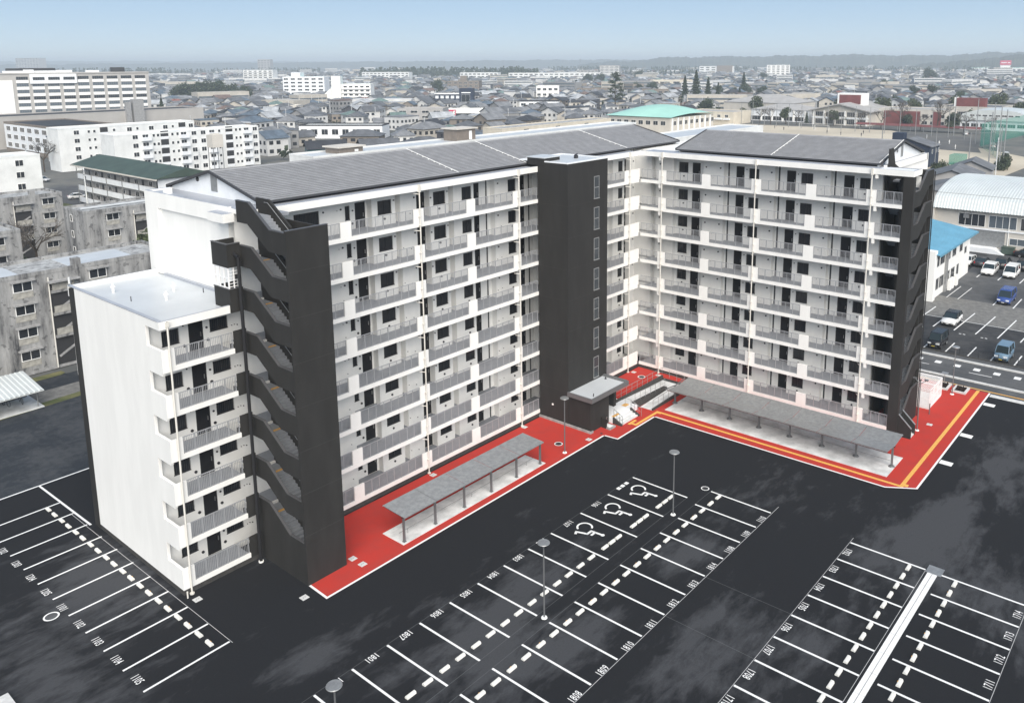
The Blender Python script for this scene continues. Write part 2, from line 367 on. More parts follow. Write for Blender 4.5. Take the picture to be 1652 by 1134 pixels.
struct('neighbour_ramp', sheet(59.3, -60, 70, 20, .010), 'gravel')
struct('yard_asphalt', sheet(70, -60, 118, 2, .011), 'asphalt_road')
def eb(x0, y0, x1, y1, wd=.15): line(x0, y0, x1, y1, wd, .018, 'paint', 'bay_line', el)
for k in range(-3, 9): eb(44.95, -.8-2.4*k, 49.3, -.85-2.4*k)
for k in range(-4, 9): eb(54.35, -1.8-2.49*k, 63.7, -2.1-2.49*k)
eb(58.95, 12, 59.2, -30); 
for k in range(6): eb(69.2, -5.6-2.5*k, 75, -5.6-2.5*k)
for k in range(6): eb(84.2, -.1-3.0*k, 97, -.3-3.0*k)
for y in (-1.0, .5): eb(69.5, y, 77, y-.1, .10)
for k in range(-2, 8):
    for dx in (-.35, .1): part('bay_mark', sheet(53.3, -3-2.49*k+dx, 53.5, -3-2.49*k+dx+.28, .018), 'paint', el)
# school field, streets
struct('playing_field', MB().face([(212, 22, .0), (262, 20, 0), (356, 100, 0), (352, 190, 0), (225, 190, 0), (212, 60, 0)]), 'sand')
struct('infield', MB().face([(275, 42, .03), (340, 60, .03), (346, 92, .03), (312, 84, .03), (280, 62, .03)]), 'dirt')
struct('school_lane', MB().face([(130, 5, -.02), (262, 19, -.02), (420, 60, -.02), (420, 30, -.02), (262, -14, -.02), (130, -20, -.02)]), 'asphalt_road')
struct('street', MB().face([(8, 152, -.03), (26, 205, -.03), (44, 300, -.03), (30, 300, -.03), (14, 205, -.03), (2, 152, -.03)]), 'asphalt_road')
struct('yard', MB().face([(10, 185, -.05), (130, 185, -.05), (130, 222, -.05), (10, 222, -.05)]), 'asphalt_road')
struct('lawn', MB().face([(0, 150, -.04), (24, 150, -.04), (24, 192, -.04), (10, 192, -.04)]), 'grass')
struct('lane', sheet(-110, 66.6, 34, 68, -.006), 'asphalt_west')
struct('gravel_strip', sheet(-60, 60.6, -5, 64.4, -.004), 'gravel')
struct('grass_strip', MB().face([(-45, 58.8, .0), (-22, 60.2, 0), (-8, 61.4, 0), (-8, 62.2, 0), (-24, 61.3, 0), (-45, 59.8, 0)]), 'grass')
struct('grass_bed', MB().face([(-60, 68.0, .03), (-22.3, 67.9, .03), (-21.8, 68.3, .03), (-21.9, 69.2, .03), (-60, 69.6, .03)]), 'grass')
# ------------------------------------------------------------------ the new apartment building
S = 2.92; YA = 19.82; XB = 19.06; DF = 2.13; DB = 2.74
apt = thing('apartment_building', 'L-shaped eight-storey white apartment building with charcoal stair towers and grey gable roofs', 'apartment building')
WA = ((0, YA), 0.); WB = ((XB, 0), -math.pi/2)
def wloc(wing, s, d, z):
    (ox, oy), rz = wing
    return (s, oy+d, z) if rz == 0 else (ox+d, -s, z)
MC = {}
def railing_mesh(L, pitch=.115):
    key = ('rail', round(L, 2), pitch)
    if key in MC: return MC[key]
    b = MB(); h0, h1 = .03, 1.12
    b.box(0, -.025, h1-.045, L, .025, h1); b.box(0, -.016, h0, L, .016, h0+.035)
    n = max(2, int(round(L/.78)))
    for i in range(n+1): x = min(max(L*i/n, .025), L-.025); b.box(x-.022, -.022, 0, x+.022, .022, h1-.045, skip='b')
    k = int(L/pitch)
    for i in range(1, k):
        x = L*i/k; b.box(x-.012, -.008, h0+.035, x+.012, .008, h1-.045, skip='tb')
    MC[key] = b.mesh('railing', ['rail']); return MC[key]
def solid_mesh(L):
    key = ('solid', round(L, 2))
    if key not in MC: MC[key] = MB().box(0, 0, 0, L, .14, 1.12).mesh('parapet_panel', ['white'])
    return MC[key]
def door_meshes(wd, h=1.98):
    key = ('door', round(wd, 2))
    if key not in MC:
        b = MB(); b.box(.03, .0, 0, wd-.03, .04, h-.03)
        f = MB(); f.box(-.03, -.03, 0, .03, .06, h); f.box(wd-.03, -.03, 0, wd+.03, .06, h); f.box(.03, -.03, h-.03, wd-.03, .06, h+.03)
        g = MB(); g.box(wd-.16, -.06, .85, wd-.12, 0, 1.15)
        MC[key] = (b.mesh('door', ['door']), f.mesh('door_frame', ['frame']), g.mesh('handle', ['handle']))
    return MC[key]
def window_meshes(wd, h, bars=True):
    key = ('win', round(wd, 2), round(h, 2), bars)
    if key not in MC:
        f = MB(); t = .045
        f.box(0, .02, 0, t, .09, h); f.box(wd-t, .02, 0, wd, .09, h); f.box(t, .02, 0, wd-t, .09, t); f.box(t, .02, h-t, wd-t, .09, h)
        f.box(wd/2-.025, .03, t, wd/2+.025, .08, h-t); f.box(-.03, -.05, -.05, wd+.03, .03, -.005)
        g = MB(); g.box(t, .055, t, wd-t, .065, h-t)
        k = MB(); n = max(3, int(wd/.13)); k.box(0, -.04, .0, wd, -.02, .03); k.box(0, -.04, h-.03, wd, -.02, h)
        for i in range(n+1): x = wd*i/n; k.box(x-.008, -.038, .03, x+.008, -.022, h-.03, skip='tb')
        MC[key] = (f.mesh('window', ['frame']), g.mesh('pane', ['glass']), k.mesh('grille', ['frame']) if bars else None)
    return MC[key]
def add_door(wing, s0, s1, d, k, par=apt):
    a, f, h = door_meshes(s1-s0); rz = wing[1]
    o = put('door', a, par, wloc(wing, s0, d+.05, .55+S*k), rz); put('door_frame', f, o); put('handle', h, o)
def add_window(wing, s0, s1, z0, z1, d, k, bars=True, par=apt):
    f, g, b = window_meshes(s1-s0, z1-z0, bars); rz = wing[1]
    o = put('window', f, par, wloc(wing, s0, d, z0+S*k), rz); put('pane', g, o)
    if b: put('grille', b, o)
def wall_mesh(segs, z0, z1):
    """stepped wall of segments (s0, s1, depth, [openings (a, b, z0, z1)]), with reveals and returns"""
    b = MB(); pd = None
    for s0, s1, d, ops in segs:
        if pd is not None and abs(pd-d) > .01:
            q = [(s0, min(pd, d), z0), (s0, max(pd, d), z0), (s0, max(pd, d), z1), (s0, min(pd, d), z1)]
            b.face(q if pd > d else q[::-1])
        pd = d; x = s0
        for a, e, q0, q1 in sorted(ops):
            if a > x: b.face([(x, d, z0), (a, d, z0), (a, d, z1), (x, d, z1)])
            if q0 > z0: b.face([(a, d, z0), (e, d, z0), (e, d, q0), (a, d, q0)])
            if q1 < z1: b.face([(a, d, q1), (e, d, q1), (e, d, z1), (a, d, z1)])
            r = d+.10
            b.face([(a, d, q0), (a, r, q0), (a, r, q1), (a, d, q1)][::-1]); b.face([(e, d, q0), (e, r, q0), (e, r, q1), (e, d, q1)])
            b.face([(a, d, q1), (e, d, q1), (e, r, q1), (a, r, q1)]); b.face([(a, d, q0), (a, r, q0), (e, r, q0), (e, d, q0)])
            b.face([(a, r, q0), (e, r, q0), (e, r, q1), (a, r, q1)])
            x = e
        if x < s1: b.face([(x, d, z0), (s1, d, z0), (s1, d, z1), (x, d, z1)])
    return b
def vents_mesh(pts):
    b = MB()
    for s, d, z, r in pts: b.tube((s, d-.06, z), (s, d, z), r, r, 10)
    return b
def facade(wing, segs, doors, wins, rails, solids, floors, vents, s_range, kd=0):
    rz = wing[1]; o = (0, YA, 0) if rz == 0 else (XB, 0, 0)
    wm = wall_mesh(segs, .55, S+.40).mesh('facade_wall', ['white'])
    vm = vents_mesh(vents).mesh('vent_caps', ['frame'])
    bb = MB()
    for a, e in s_range: bb.box(a, 0, .38, e, .15, .70)
    bm = bb.mesh('gallery_edge', ['white'])
    fb = MB()
    for a, e in s_range: fb.box(a, .15, .40, e, DB+.2, .55, 1, top=0)
    fm = fb.mesh('gallery_floor', ['deck', 'white'])
    for k in floors:
        L = (o[0], o[1], S*k)
        put('facade_wall', wm, apt, L, rz); put('gallery_edge', bm, apt, L, rz); put('gallery_floor', fm, apt, L, rz)
        if vents: put('vent_caps', vm, apt, L, rz, 'stuff')
        for a, e in rails: put('railing', railing_mesh(e-a), apt, wloc(wing, a, .075, .70+S*k), rz)
        for a, e in solids: put('parapet_panel', solid_mesh(e-a), apt, wloc(wing, a, .004, .70+S*k), rz)
        for a, e, d in doors: add_door(wing, a, e, d, k)
        for a, e, z0, z1, d in wins: add_window(wing, a, e, z0, z1, d, k)
W0, W1 = 1.46, 2.52
def ops(wins, doors, s0, s1, d):
    r = [(a, e, z0, z1) for a, e, z0, z1, dd in wins if a >= s0 and e <= s1 and abs(dd-d) < .01]
    r += [(a-.03, e+.03, .551, .55+2.01) for a, e, dd in doors if a >= s0 and e <= s1 and abs(dd-d) < .01]
    return r
def segs_of(lst, wins, doors): return [(a, e, d, ops(wins, doors, a, e, d)) for a, e, d in lst]
F, B = DF, DB
# long wing
A_seg = [(-26.27, -17.41, F), (-17.41, -14.9, B), (-14.9, -12.61, F), (-12.61, -12.07, B), (-12.07, -10.39, F), (-10.39, -8.95, B), (-8.95, -6.86, F), (-6.86, -6.27, B),
         (-6.27, -3.84, F), (-3.84, -1.17, B), (-1.17, 2.21, F), (2.21, 4.7, B), (4.7, 8.3, F), (8.3, 10.9, B), (10.9, 14.6, F), (14.6, 17.08, B), (17.08, 19.21, F), (19.21, 20.42, B), (20.42, XB+DF, F)]
A_win = [(-21.75, -19.69, W0, W1, F), (-16.93, -16.54, 1.37, 2.41, B), (-14.33, -13.01, W0, W1, F), (-8.55, -7.25, W0, W1, F), (-5.27, -4.18, W0, W1, F), (.57, 1.56, W0, W1, F), (12.2, 13.3, W0, W1, F), (18.08, 18.83, W0, W1, F)]
A_door = [(-24.6, -23.7, F), (-15.99, -15.09, B), (-9.9, -9.0, B), (-3.5, -2.61, B), (2.55, 3.45, B), (9.2, 10.1, B), (15.6, 16.5, B), (19.5, 20.38, B)]
A_vent = [(-17.76, F, 2.36, .07), (-18.1, F, 2.3, .025), (-17.9, F, 1.2, .03), (-16.3, B, 1.0, .09), (-16.25, B, 2.0, .06), (-13.7, F, 1.05, .09), (-12.75, F, 2.4, .06), (-10.65, F, 2.35, .07), (-11.1, F, 1.1, .035), (-11.9, F, 1.3, .03),
          (-7.9, F, 1.05, .09), (-7.0, F, 2.4, .05), (-4.7, F, 1.05, .09), (-.8, F, 2.35, .07), (-.4, F, 1.3, .03), (-.95, F, 1.2, .035), (1.1, F, 1.05, .09), (18.4, F, 1.05, .09), (20.9, F, 2.3, .07), (-20.6, F, 1.05, .09), (-19.3, F, 2.36, .07), (-9.0+.15, F, 2.1, .06)]
A_rail = [(-24.1, -19.37), (-18.42, -12.53), (-11.48, -6.76), (-5.75, -1.03), (-.03, 2.22), (8.4, 16.25)]
A_sol = [(-19.36, -18.44), (-12.52, -11.5), (-6.75, -5.78), (-1.02, -.05), (16.28, XB)]
facade(WA, segs_of(A_seg, A_win, A_door), A_door, A_win, A_rail, A_sol, range(8), A_vent, [(-27.15, XB)])
# short wing (s = -y)
B_seg = [(-YA-DF, -19.72, F), (-19.72, -19.11, B), (-19.11, -16.92, F), (-16.92, -13.35, B), (-13.35, -10.96, F), (-10.96, -8.68, B), (-8.68, -5.42, F), (-5.42, -3.25, B), (-3.25, .16, F), (.16, 2.4, B), (2.4, 4.98, F)]
B_win = [(-16.6, -15.5, W0, W1, B), (-8.12, -7.08, W0, W1, F), (-2.68, -1.55, W0, W1, F), (2.94, 3.86, W0, W1, F)]
B_door = [(-14.95, -14.05, B), (-9.85, -8.98, B), (-4.4, -3.5, B), (1.25, 2.15, B)]
B_vent = [(-13.0, F, 2.3, .08), (-11.35, F, 2.3, .08), (-8.4, F, 2.4, .05), (-7.6, F, 1.05, .09), (-5.75, F, 2.3, .08), (-3.0, F, 2.35, .05), (-2.1, F, 1.05, .09), (-.25, F, 2.3, .08), (2.65, F, 2.35, .05), (3.4, F, 1.05, .09), (-16.0, B, 1.05, .09), (-12.2, F, 1.2, .03), (-5.2+.0, B, 1.1, .03), (-18.6, F, 2.2, .07), (-.7, F, 1.1, .03)]
B_rail = [(-19.6, -17.48), (-16.53, -12.33), (-11.33, -6.86), (-5.83, -1.34), (-.33, 4.24), (5.15, 7.36)]
B_sol = [(-17.46, -16.55), (-12.31, -11.35), (-6.84, -5.85), (-1.32, -.35), (4.26, 5.13)]
facade(WB, segs_of(B_seg, B_win, B_door), B_door, B_win, B_rail, B_sol, range(8), B_vent, [(-YA+.151, 7.38)])
# dark service slots and drop panels
for k in range(8):
    for s in (-1.75, 4.03): put('service_slot', MC.setdefault('slot', MB().box(0, -.02, .56, .15, .03, 2.9).mesh('service_slot', ['frame'])), apt, wloc(WA, s, B, S*k))
    for s in (-10.78, -5.28, .32): put('service_slot', MC['slot'], apt, wloc(WB, s, B, S*k), WB[1])
    for s in (-17.46, 4.95): put('drop_panel', MC.setdefault('drop', MB().box(0, .02, 2.86, .22, .3, 3.302).mesh('drop_panel', ['white'])), apt, wloc(WB, s, 0, S*k), WB[1])
    put('corner_post', MC.setdefault('cpost', MB().box(-.14, 0, .36, .0, .14, .72).mesh('corner_post', ['concrete_dark'])), apt, (XB+.0, YA-.002, S*k))
    if k: put('service_box', MC.setdefault('sbox', MB().box(0, -.35, .6, .35, 0, 1.5).mesh('service_box', ['white_cool'])), apt, wloc(WA, -13.35, F, S*k)) if False else None
# body behind the facades
body = MB().box(-26.27, YA+DB+.12, 0, 29.2, 33.4, 24.0)
part('main_wall', body, 'white', apt)
part('main_wall', MB().box(XB+DB+.12, -4.98, 0, 34.0, YA+DB+.1, 24.0), 'white', apt)
part('ground_plinth', MB().box(-26.3, YA+.05, 0, 2.28, YA+DB, .38).box(8.34, YA+.05, 0, XB+.05, YA+DB, .38), 'plinth', apt)
part('ground_plinth', MB().box(XB+.05, -7.36, 0, XB+DB, YA+.048, .38), 'plinth', apt)
# top slab, parapet band and gutter of both wings
T0, T1 = 23.74, 24.19
part('parapet_band', MB().box(-26.27, YA-.03, T0-.06, 2.28, YA+.15, T1, top=1).box(8.34, YA-.03, T0-.06, XB-.03, YA+.15, T1, top=1), ['white', 'gutter'], apt)
part('parapet_band', MB().box(XB-.03, -8.24, T0-.06, XB+.15, YA+.15, T1, top=1).box(XB+.15, -8.24, T0-.06, 21.3, -8.09, T1-.003, top=1), ['white', 'gutter'], apt)
part('top_slab', MB().box(-26.27, YA+.15, T0, XB+.15, YA+DB+.12, 24.06, 1, top=0), ['gutter', 'white'], apt)
part('top_slab', MB().box(XB+.15, -8.09, T0, XB+DB+.12, YA+.15, 24.058, 1, top=0), ['gutter', 'white'], apt)
for x in (-12.0, -.42, 17.0): part('drain_pipe', MB().tube((x, YA-.14, .06), (x, YA-.14, 24.22), .055, n=10).tube((x, YA-.14, 0), (x, YA-.14, .07), .14, n=12).box(x-.1, YA-.2, 23.6, x+.1, YA-.031, 24.2), 'pipe', apt)
for y in (16.97, 6.37, -4.72): part('drain_pipe', MB().tube((XB-.14, y, .06), (XB-.14, y, 24.22), .055, n=10).tube((XB-.14, y, 0), (XB-.14, y, .07), .14, n=12).box(XB-.2, y-.1, 23.6, XB-.031, y+.1, 24.2), 'pipe', apt)
for k in range(8):
    for x in (-12.0, -.42, 17.0): put('pipe_bracket', MC.setdefault('pbk', MB().box(-.09, -.22, 1.2, .09, .005, 1.26).box(-.09, -.22, .5, .09, .005, .56).tube((0, -.14, 3.0), (-.35, .25, 3.06), .035, n=6).mesh('pipe_bracket', ['pipe'])), apt, (x, YA, S*k))
    for y in (16.97, 6.37, -4.72): put('pipe_bracket', MC['pbk'], apt, (XB, y, S*k), -math.pi/2)
# roofs: rows of long metal tiles, each overlapping the next
def gable_roof(par, run, half, rise, z0, length, name='roof'):
    """local x along the ridge (0..length), y from -half to half, z from 0"""
    r = MB(); n = 21
    for side in (-1, 1):
        for i in range(n):
            u0, u1 = i/n, (i+1)/n                       # from eave to ridge
            y0 = side*half*(1-u0); y1 = side*half*(1-u1); a = rise*u0+.03; b = rise*u1-.005
            q = [(0, y0, a), (length, y0, a), (length, y1, b), (0, y1, b)]
            r.face(q if side < 0 else q[::-1], 0)
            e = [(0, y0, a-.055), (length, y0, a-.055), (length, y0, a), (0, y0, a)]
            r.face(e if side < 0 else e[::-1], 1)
    o = part(name, r, ['roof_tile', 'tile_edge_shade'], par)
    for side in (-1, 1): part('eave', MB().box(-.05, side*half-.07, -.13, length+.05, side*half+.07, .0), 'roof_edge', o)
    for x in (-.06, length):
        for side in (-1, 1): part('verge', MB().bar((x+.03, side*(half+.05), .0), (x+.03, 0, rise+.0), .12, .18), 'roof_edge', o)
    part('ridge', MB().prism([(-.22, rise-.04), (.22, rise-.04), (0, rise+.07)], 0, length, 'x'), 'roof_tile', o)
    return o
def gable_wall(half, rise, x, par):
    g = MB().prism([(-half+.15, -.4), (half-.15, -.4), (half-.15, -.05), (0, rise-.06), (-half+.15, -.05)], x, x+.12, 'x')
    return part('gable_wall', g, 'white_cool', par)
rA = gable_roof(apt, 1, 6.42, 1.58, 0, 54.1); rA.location = (-24.7, 27.72, 24.36)
g = gable_wall(6.42, 1.58, .28, rA); gable_wall(6.42, 1.58, 53.7, rA)
part('access_hatch', MB().box(.24, -.55, .1, .28, .3, 1.35), 'galv', rA)
part('louvre', MB().tube((.2, 2.2, .8), (.28, 2.2, .8), .16, n=10), 'frame', rA)
rB = gable_roof(apt, 1, 6.45, 1.58, 0, 21.4); rB.rotation_euler = (0, 0, -math.pi/2); rB.location = (27.75, 16.75, 24.36)
gable_wall(6.45, 1.58, .25, rB); gable_wall(6.45, 1.58, 21.05, rB)
part('louvre', MB().tube((21.17, -1.4, .7), (21.26, -1.4, .7), .14, n=10).box(21.17, -.2, .05, 21.22, .35, 1.3), 'galv', rB)
for x, o, h in ((18.4, rA, 6.42), (27.0, rA, 6.42), (43.3, rA, 6.42), (10.8, rB, 6.45), (21.3, rB, 6.45)):
    b = MB().tube((x, 0, 1.66), (x, -h-.1, .10), .03, n=6)
    for i in range(9): y = -h*i/9; b.box(x-.04, y-.04, 1.58*(1+y/h)+.02, x+.04, y+.04, 1.58*(1+y/h)+.08)
    part('conductor_cable', b, 'white_trim', o)
part('snow_guard', MB().tube((.4, 6.2, .22), (53.6, 6.2, .22), .03, n=6), 'galv', rA)
# top storey end wall over the lower block
part('end_parapet', MB().box(-26.5, YA+2.3, 23.04, -26.27, 34.2, 24.2, 0, top=1).box(-26.5, 32.25, 18.0, -26.27, 34.2, 23.04).box(-26.27, 33.9, 23.0, 20, 34.2, 24.2, 0, top=1), ['white', 'gutter'], apt)
part('roof_gutter', MB().box(-26.25, YA+DB+.13, 24.0, -24.4, 33.9, 24.08).box(-24.4, 33.4, 24.0, 29, 33.9, 24.05), 'gutter', apt)
part('corner_box', MB().box(-28.3+1.0, 21.45, 23.27, -26.5, 23.45, 23.86, 0, top=1), ['white', 'gutter'], apt)
part('roof_vent', MB().box(-26.1, 31.6, 24.08, -25.6, 32.0, 24.5), 'white_trim', apt)
# rear corridor ridge structures seen over the roof
for x0, x1, y0, y1, h, m in ((-4.2, -.6, 35.5, 38.5, 27.6, 'brown_brick'),):
    pass
# ------------------------------------------------------------------ lower end block, six storeys
X0 = -32.75; EB = apt
e_win = [(-31.7, -30.62, 1.38, 2.34, F), (-28.52, -27.3, 1.56, 2.37, F)]; e_door = [(-29.93, -29.01, F)]
e_seg = [(X0+.2, -26.3, F)]
facade(WA, segs_of(e_seg, e_win, e_door), e_door, e_win, [(-31.9, -28.1)], [(X0+.2, -31.93)], range(6), [(-30.3, F, 2.4, .05), (-30.3, F, 1.05, .1), (-28.7, F, 1.05, .1), (-28.75, F, 1.9, .07), (-27.0, F, 1.6, .03), (-26.8, F, 1.62, .03), (-26.6, F, 1.55, .04)], [(X0+.2, -28.03)])
part('lower_wall', MB().box(X0+.2, YA+DF+.12, 0, -26.28, 33.2, 17.9), 'white', EB)
w = MB(); y2 = YA+1.85
w.box(X0, y2, .38, X0+.199, 32.25, 18.25)
for k in range(6): w.box(X0, YA, .38+S*k, X0+.199, y2, 1.82+S*k)
for k in range(6): w.box(X0, YA+.15, 3.12+S*k, X0+.196, y2, 3.3+S*k-.001)
w.box(X0, YA+.001, 3.3+S*5, X0+.198, y2, 18.24)
part('end_wall', w, 'white', EB)
part('end_return', MB().box(X0, 32.25, 0, X0+.26, 33.2, 18.1), 'charcoal', EB)
part('end_plinth', MB().box(X0+.02, YA+.05, 0, X0+.3, 32.25, .38).box(X0+.3, YA+.05, 0, -26.3, YA+.4, .38), 'plinth', EB)
part('roof_deck', MB().box(X0+.2, YA+.15, 17.75, -26.28, 33.2, 17.92), 'membrane', EB)
part('roof_kerb', MB().box(X0-.02, YA-.03, 17.74, -28.16, YA+.15, 18.25, 0, top=1).box(X0-.02, YA+.15, 18.251, X0+.22, 33.2, 18.3, 1).box(X0, 33.2, 17.5, -26.28, 33.35, 18.27, 0, top=1).box(-26.5, YA+DB, 17.92, -26.281, 32.24, 18.1, 1), ['white', 'gutter'], EB)
for x, y in ((-31.0, 30.2), (-29.6, 25.4), (-28.2, 27.2)):
    part('roof_vent', MB().tube((x, y, 17.92), (x, y, 18.3), .09, n=8).tube((x, y, 18.3), (x, y, 18.38), .17, .14, n=8).tube((x, y, 18.38), (x, y, 18.55), .05, n=6), 'white_trim', EB)
for x, y in ((-31.2, 27.0), (-27.1, 25.2)): part('roof_post', MB().tube((x, y, 17.92), (x, y, 18.25), .03, n=6), 'frame', EB)
part('drain_pipe', MB().tube((-32.3, YA-.13, .06), (-32.3, YA-.13, 18.2), .06, n=10).tube((-32.3, YA-.13, 0), (-32.3, YA-.13, .08), .15, n=12).box(-32.4, YA-.2, 17.9, -32.2, YA-.031, 18.2), 'pipe', EB)
part('stand_pipe', MB().tube((-32.7, YA-.35, 0), (-32.7, YA-.35, .45), .05, n=8), 'pipe', EB)
# ------------------------------------------------------------------ stair tower of the long wing
sx0, sx1, sy0 = -27.15, -24.13, 14.5
st = part('stair_tower', MB().box(sx0, sy0, 0, sx1, sy0+.16, 23.58), 'charcoal', apt)
def zig(k, y0=14.66, y1=19.97, lo=None):
    a, b = 2.98+2.925*k, 4.47+2.925*k; h = 1.40
    top = [(y0, a), (16.25, a), (18.5, b), (y1, b)]
    bot = [(y1, b-h), (18.75, b-h), (16.5, a-h), (y0, a-h)] if lo is None else [(y1, lo), (y0, lo)]
    return top+bot
for k in range(8):
    b = MB().prism(zig(k, lo=0. if k == 0 else None), sx0, sx0+.14, 'x'); part('stair_parapet', b, 'charcoal', st)
    c = MB()
    t = zig(k)[:4]
    for (ya, za), (yb, zb) in zip(t, t[1:]): c.bar((sx0+.07, ya, za+.02), (sx0+.07, yb, zb+.02), .19, .05)
    part('coping', c, 'charcoal_trim', st)
    if k < 7: part('stair_parapet', MB().prism(zig(k, lo=0. if k == 0 else None), sx1-.14, sx1, 'x'), 'charcoal', st)
    else: part('stair_parapet', MB().box(sx1-.14, 14.66, 22.0, sx1, 19.8, 23.4), 'charcoal', st)
    # spine wall between the flights
    a, b2 = 2.98+2.925*k, 4.47+2.925*k
    part('spine_wall', MB().prism([(16.2, a-.02), (18.5, b2), (20.0, b2), (20.0, b2-3.0), (18.5, b2-2.6), (16.2, a-1.6)], -25.72, -25.58, 'x'), 'charcoal', st)
    f = MB()
    z = 1.90+2.925*k                                   # half landing to floor landing
    for i in range(9):
        y = 16.2+.26*i; f.box(sx0+.14, y, z+.175*i-.12, -25.74, y+.27, z+.175*(i+1))
    z = .48+2.925*k
    for i in range(8):
        y = 18.3-.27*i; f.box(-25.56, y-.27, z+.175*i-.12, sx1-.14, y, z+.175*(i+1))
    part('stair_flight', f, 'deck', st)
    part('half_landing', MB().box(sx0+.14, sy0+.16, 1.70+2.925*k, sx1-.14, 16.2, 1.90+2.925*k), 'deck', st)
    part('landing', MB().box(sx0+.14, 18.5, 3.28+2.925*k, sx1-.14, 20.0, 3.47+2.925*k), 'deck', st)
    if k < 7: part('tactile_strip', MB().box(sx0+.2, 18.55, 3.47+2.925*k, -25.8, 18.8, 3.476+2.925*k), 'yellow', st)
    h = MB()
    h.tube((sx0+.2, 16.3, a-.12), (sx0+.2, 18.5, b2-.12), .02, n=6); h.tube((-25.78, 16.3, a-.2), (-25.78, 18.5, b2-.2), .022, n=6); h.tube((-25.78, 18.5, b2-.2), (-25.78, 18.9, b2-.2), .022, n=6)
    part('handrail', h, 'galv', st)
tc = MB()
for i in range(9): y = sy0+.08; 
tc.bar((sx0, sy0+.08, 23.6), (sx1, sy0+.08, 23.6), .2, .05)
part('coping', tc, 'charcoal_trim', st)
for k in range(1, 8): put('wall_joint', MC.setdefault('sj', MB().box(sx0-.003, sy0-.004, 0, sx1+.003, sy0, .02).mesh('wall_joint', ['plinth'])), st, (0, 0, .55+2.92*k))
# dark balcony panels beside the stair and the box landings over the low roof
for k in range(6): part('stair_screen', MB().box(-28.02, YA-.01, .36+S*k, sx0-.002, YA+.12, 1.86+S*k).box(-28.02, YA+.12, .36+S*k, -27.9, YA+.6, .9+S*k), 'charcoal', st)
for z0, z1 in ((20.68, 22.2), (17.7, 19.25)):
    part('box_landing', MB().box(-28.08, YA, z0, sx0-.002, YA+.14, z1).box(-28.08, YA+.14, z0, -27.94, 21.75, z1).box(-27.94, 21.6, z0, -26.55, 21.75, z1).box(-27.94, YA+.14, z0, -26.55, 21.6, z0+.15), 'charcoal', st)
    part('coping', MB().box(-28.11, YA-.03, z1, sx0, YA+.17, z1+.04).box(-28.11, YA+.17, z1, -27.91, 21.78, z1+.04), 'charcoal_trim', st)
cg = MB()
for y in (19.95, 20.5, 21.05, 21.6): cg.box(-28.06, y-.04, 19.29, -27.98, y+.04, 20.68)
for z in (19.3, 19.95, 20.6): cg.box(-28.05, 19.99, z, -27.99, 21.6, z+.06)
for x in (-27.7, -27.3): cg.box(x-.03, YA+.03, 19.29, x+.03, YA+.1, 20.68)
for i in range(6): cg.box(-28.0, YA+.04, 19.4+.2*i, -27.2, YA+.08, 19.44+.2*i)
part('white_cage', cg, 'cage', st)
part('lock_box', MB().box(-27.65, YA-.05, 19.9, -27.45, YA+.02, 20.2), 'frame', st)
part('black_pipe', MB().tube((-27.6, 19.35, .1), (-27.6, 19.35, 21.4), .11, n=12).tube((-27.6, 19.35, 21.4), (-27.6, 19.85, 21.55), .11, n=12), 'pipe_black', apt)
part('pipe_shoe', MB().tube((-27.6, 19.35, 0), (-27.6, 19.35, .1), .17, n=14), 'white_trim', apt)
# ------------------------------------------------------------------ lift tower with entrance
tx0, tx1, ty0 = 2.30, 8.33, 16.31
tw = part('lift_tower', MB().box(tx0, ty0, 0, tx1, YA-.02, 24.62), 'charcoal', apt)
part('tower_roof', MB().box(tx0+.25, ty0+.25, 24.62, tx1-.25, YA+DF-.2, 24.64), 'membrane', tw)
part('coping', MB().box(tx0-.02, ty0-.02, 24.621, tx1+.02, ty0+.24, 24.72).box(tx0-.02, ty0+.24, 24.621, tx0+.22, YA+DF, 24.72).box(tx1-.22, ty0+.24, 24.621, tx1+.02, YA+DF, 24.72).box(tx0+.22, YA+DF-.22, 24.621, tx1-.22, YA+DF, 24.72), 'white_cool', tw)
part('roof_hatch', MB().box(tx0-.04, 19.0, 24.3, tx0+2.2, YA+1.2, 24.95), 'charcoal', tw); part('hatch_cover', MB().box(tx0-.1, 18.95, 24.951, tx0+2.25, YA+1.25, 25.03), 'membrane', tw)
part('lifting_eye', MB().box(6.1, 18.4, 24.65, 6.5, 18.6, 24.95).tube((6.1, 18.5, 24.95), (6.5, 18.5, 25.05), .06, n=6), 'frame', tw)
for k in range(8):
    wz = .62+2.92*k+ (0 if k else 2.55)
    h = 2.05 if k else 0.0
    if not k: continue
    b = MB().box(0, -.03, 0, .07, .02, h).box(.75, -.03, 0, .82, .02, h).box(.07, -.03, h-.07, .75, .02, h).box(.07, -.03, h*.47, .75, .02, h*.47+.07).box(-.02, -.08, -.09, .84, .02, .0)
    o = put('tower_window', MC.setdefault('tw', b.mesh('tower_window', ['galv'])), tw, (6.18, ty0, .64+2.92*k))
    put('pane', MC.setdefault('twp', MB().box(.07, -.012, 0, .75, -.002, 1.98).mesh('pane', ['glass_mid'])), o)
for k in range(1, 8): put('wall_joint', MC.setdefault('tj', MB().box(tx0-.004, ty0-.004, 0, tx1, ty0+.01, .015).box(tx0-.004, ty0+.01, 0, tx0+.01, YA, .015).mesh('wall_joint', ['plinth'])), tw, (0, 0, .38+S*k))
part('tower_plinth', MB().box(tx0-.12, 13.68, 0, tx0-.001, YA, .22).box(tx0-.12, 13.60, 0, 2.6, 13.679, .22), 'concrete_dark', tw)
part('wall_tap', MB().box(tx0-.08, 18.1, 1.6, tx0-.004, 18.25, 1.75), 'white_trim', tw)
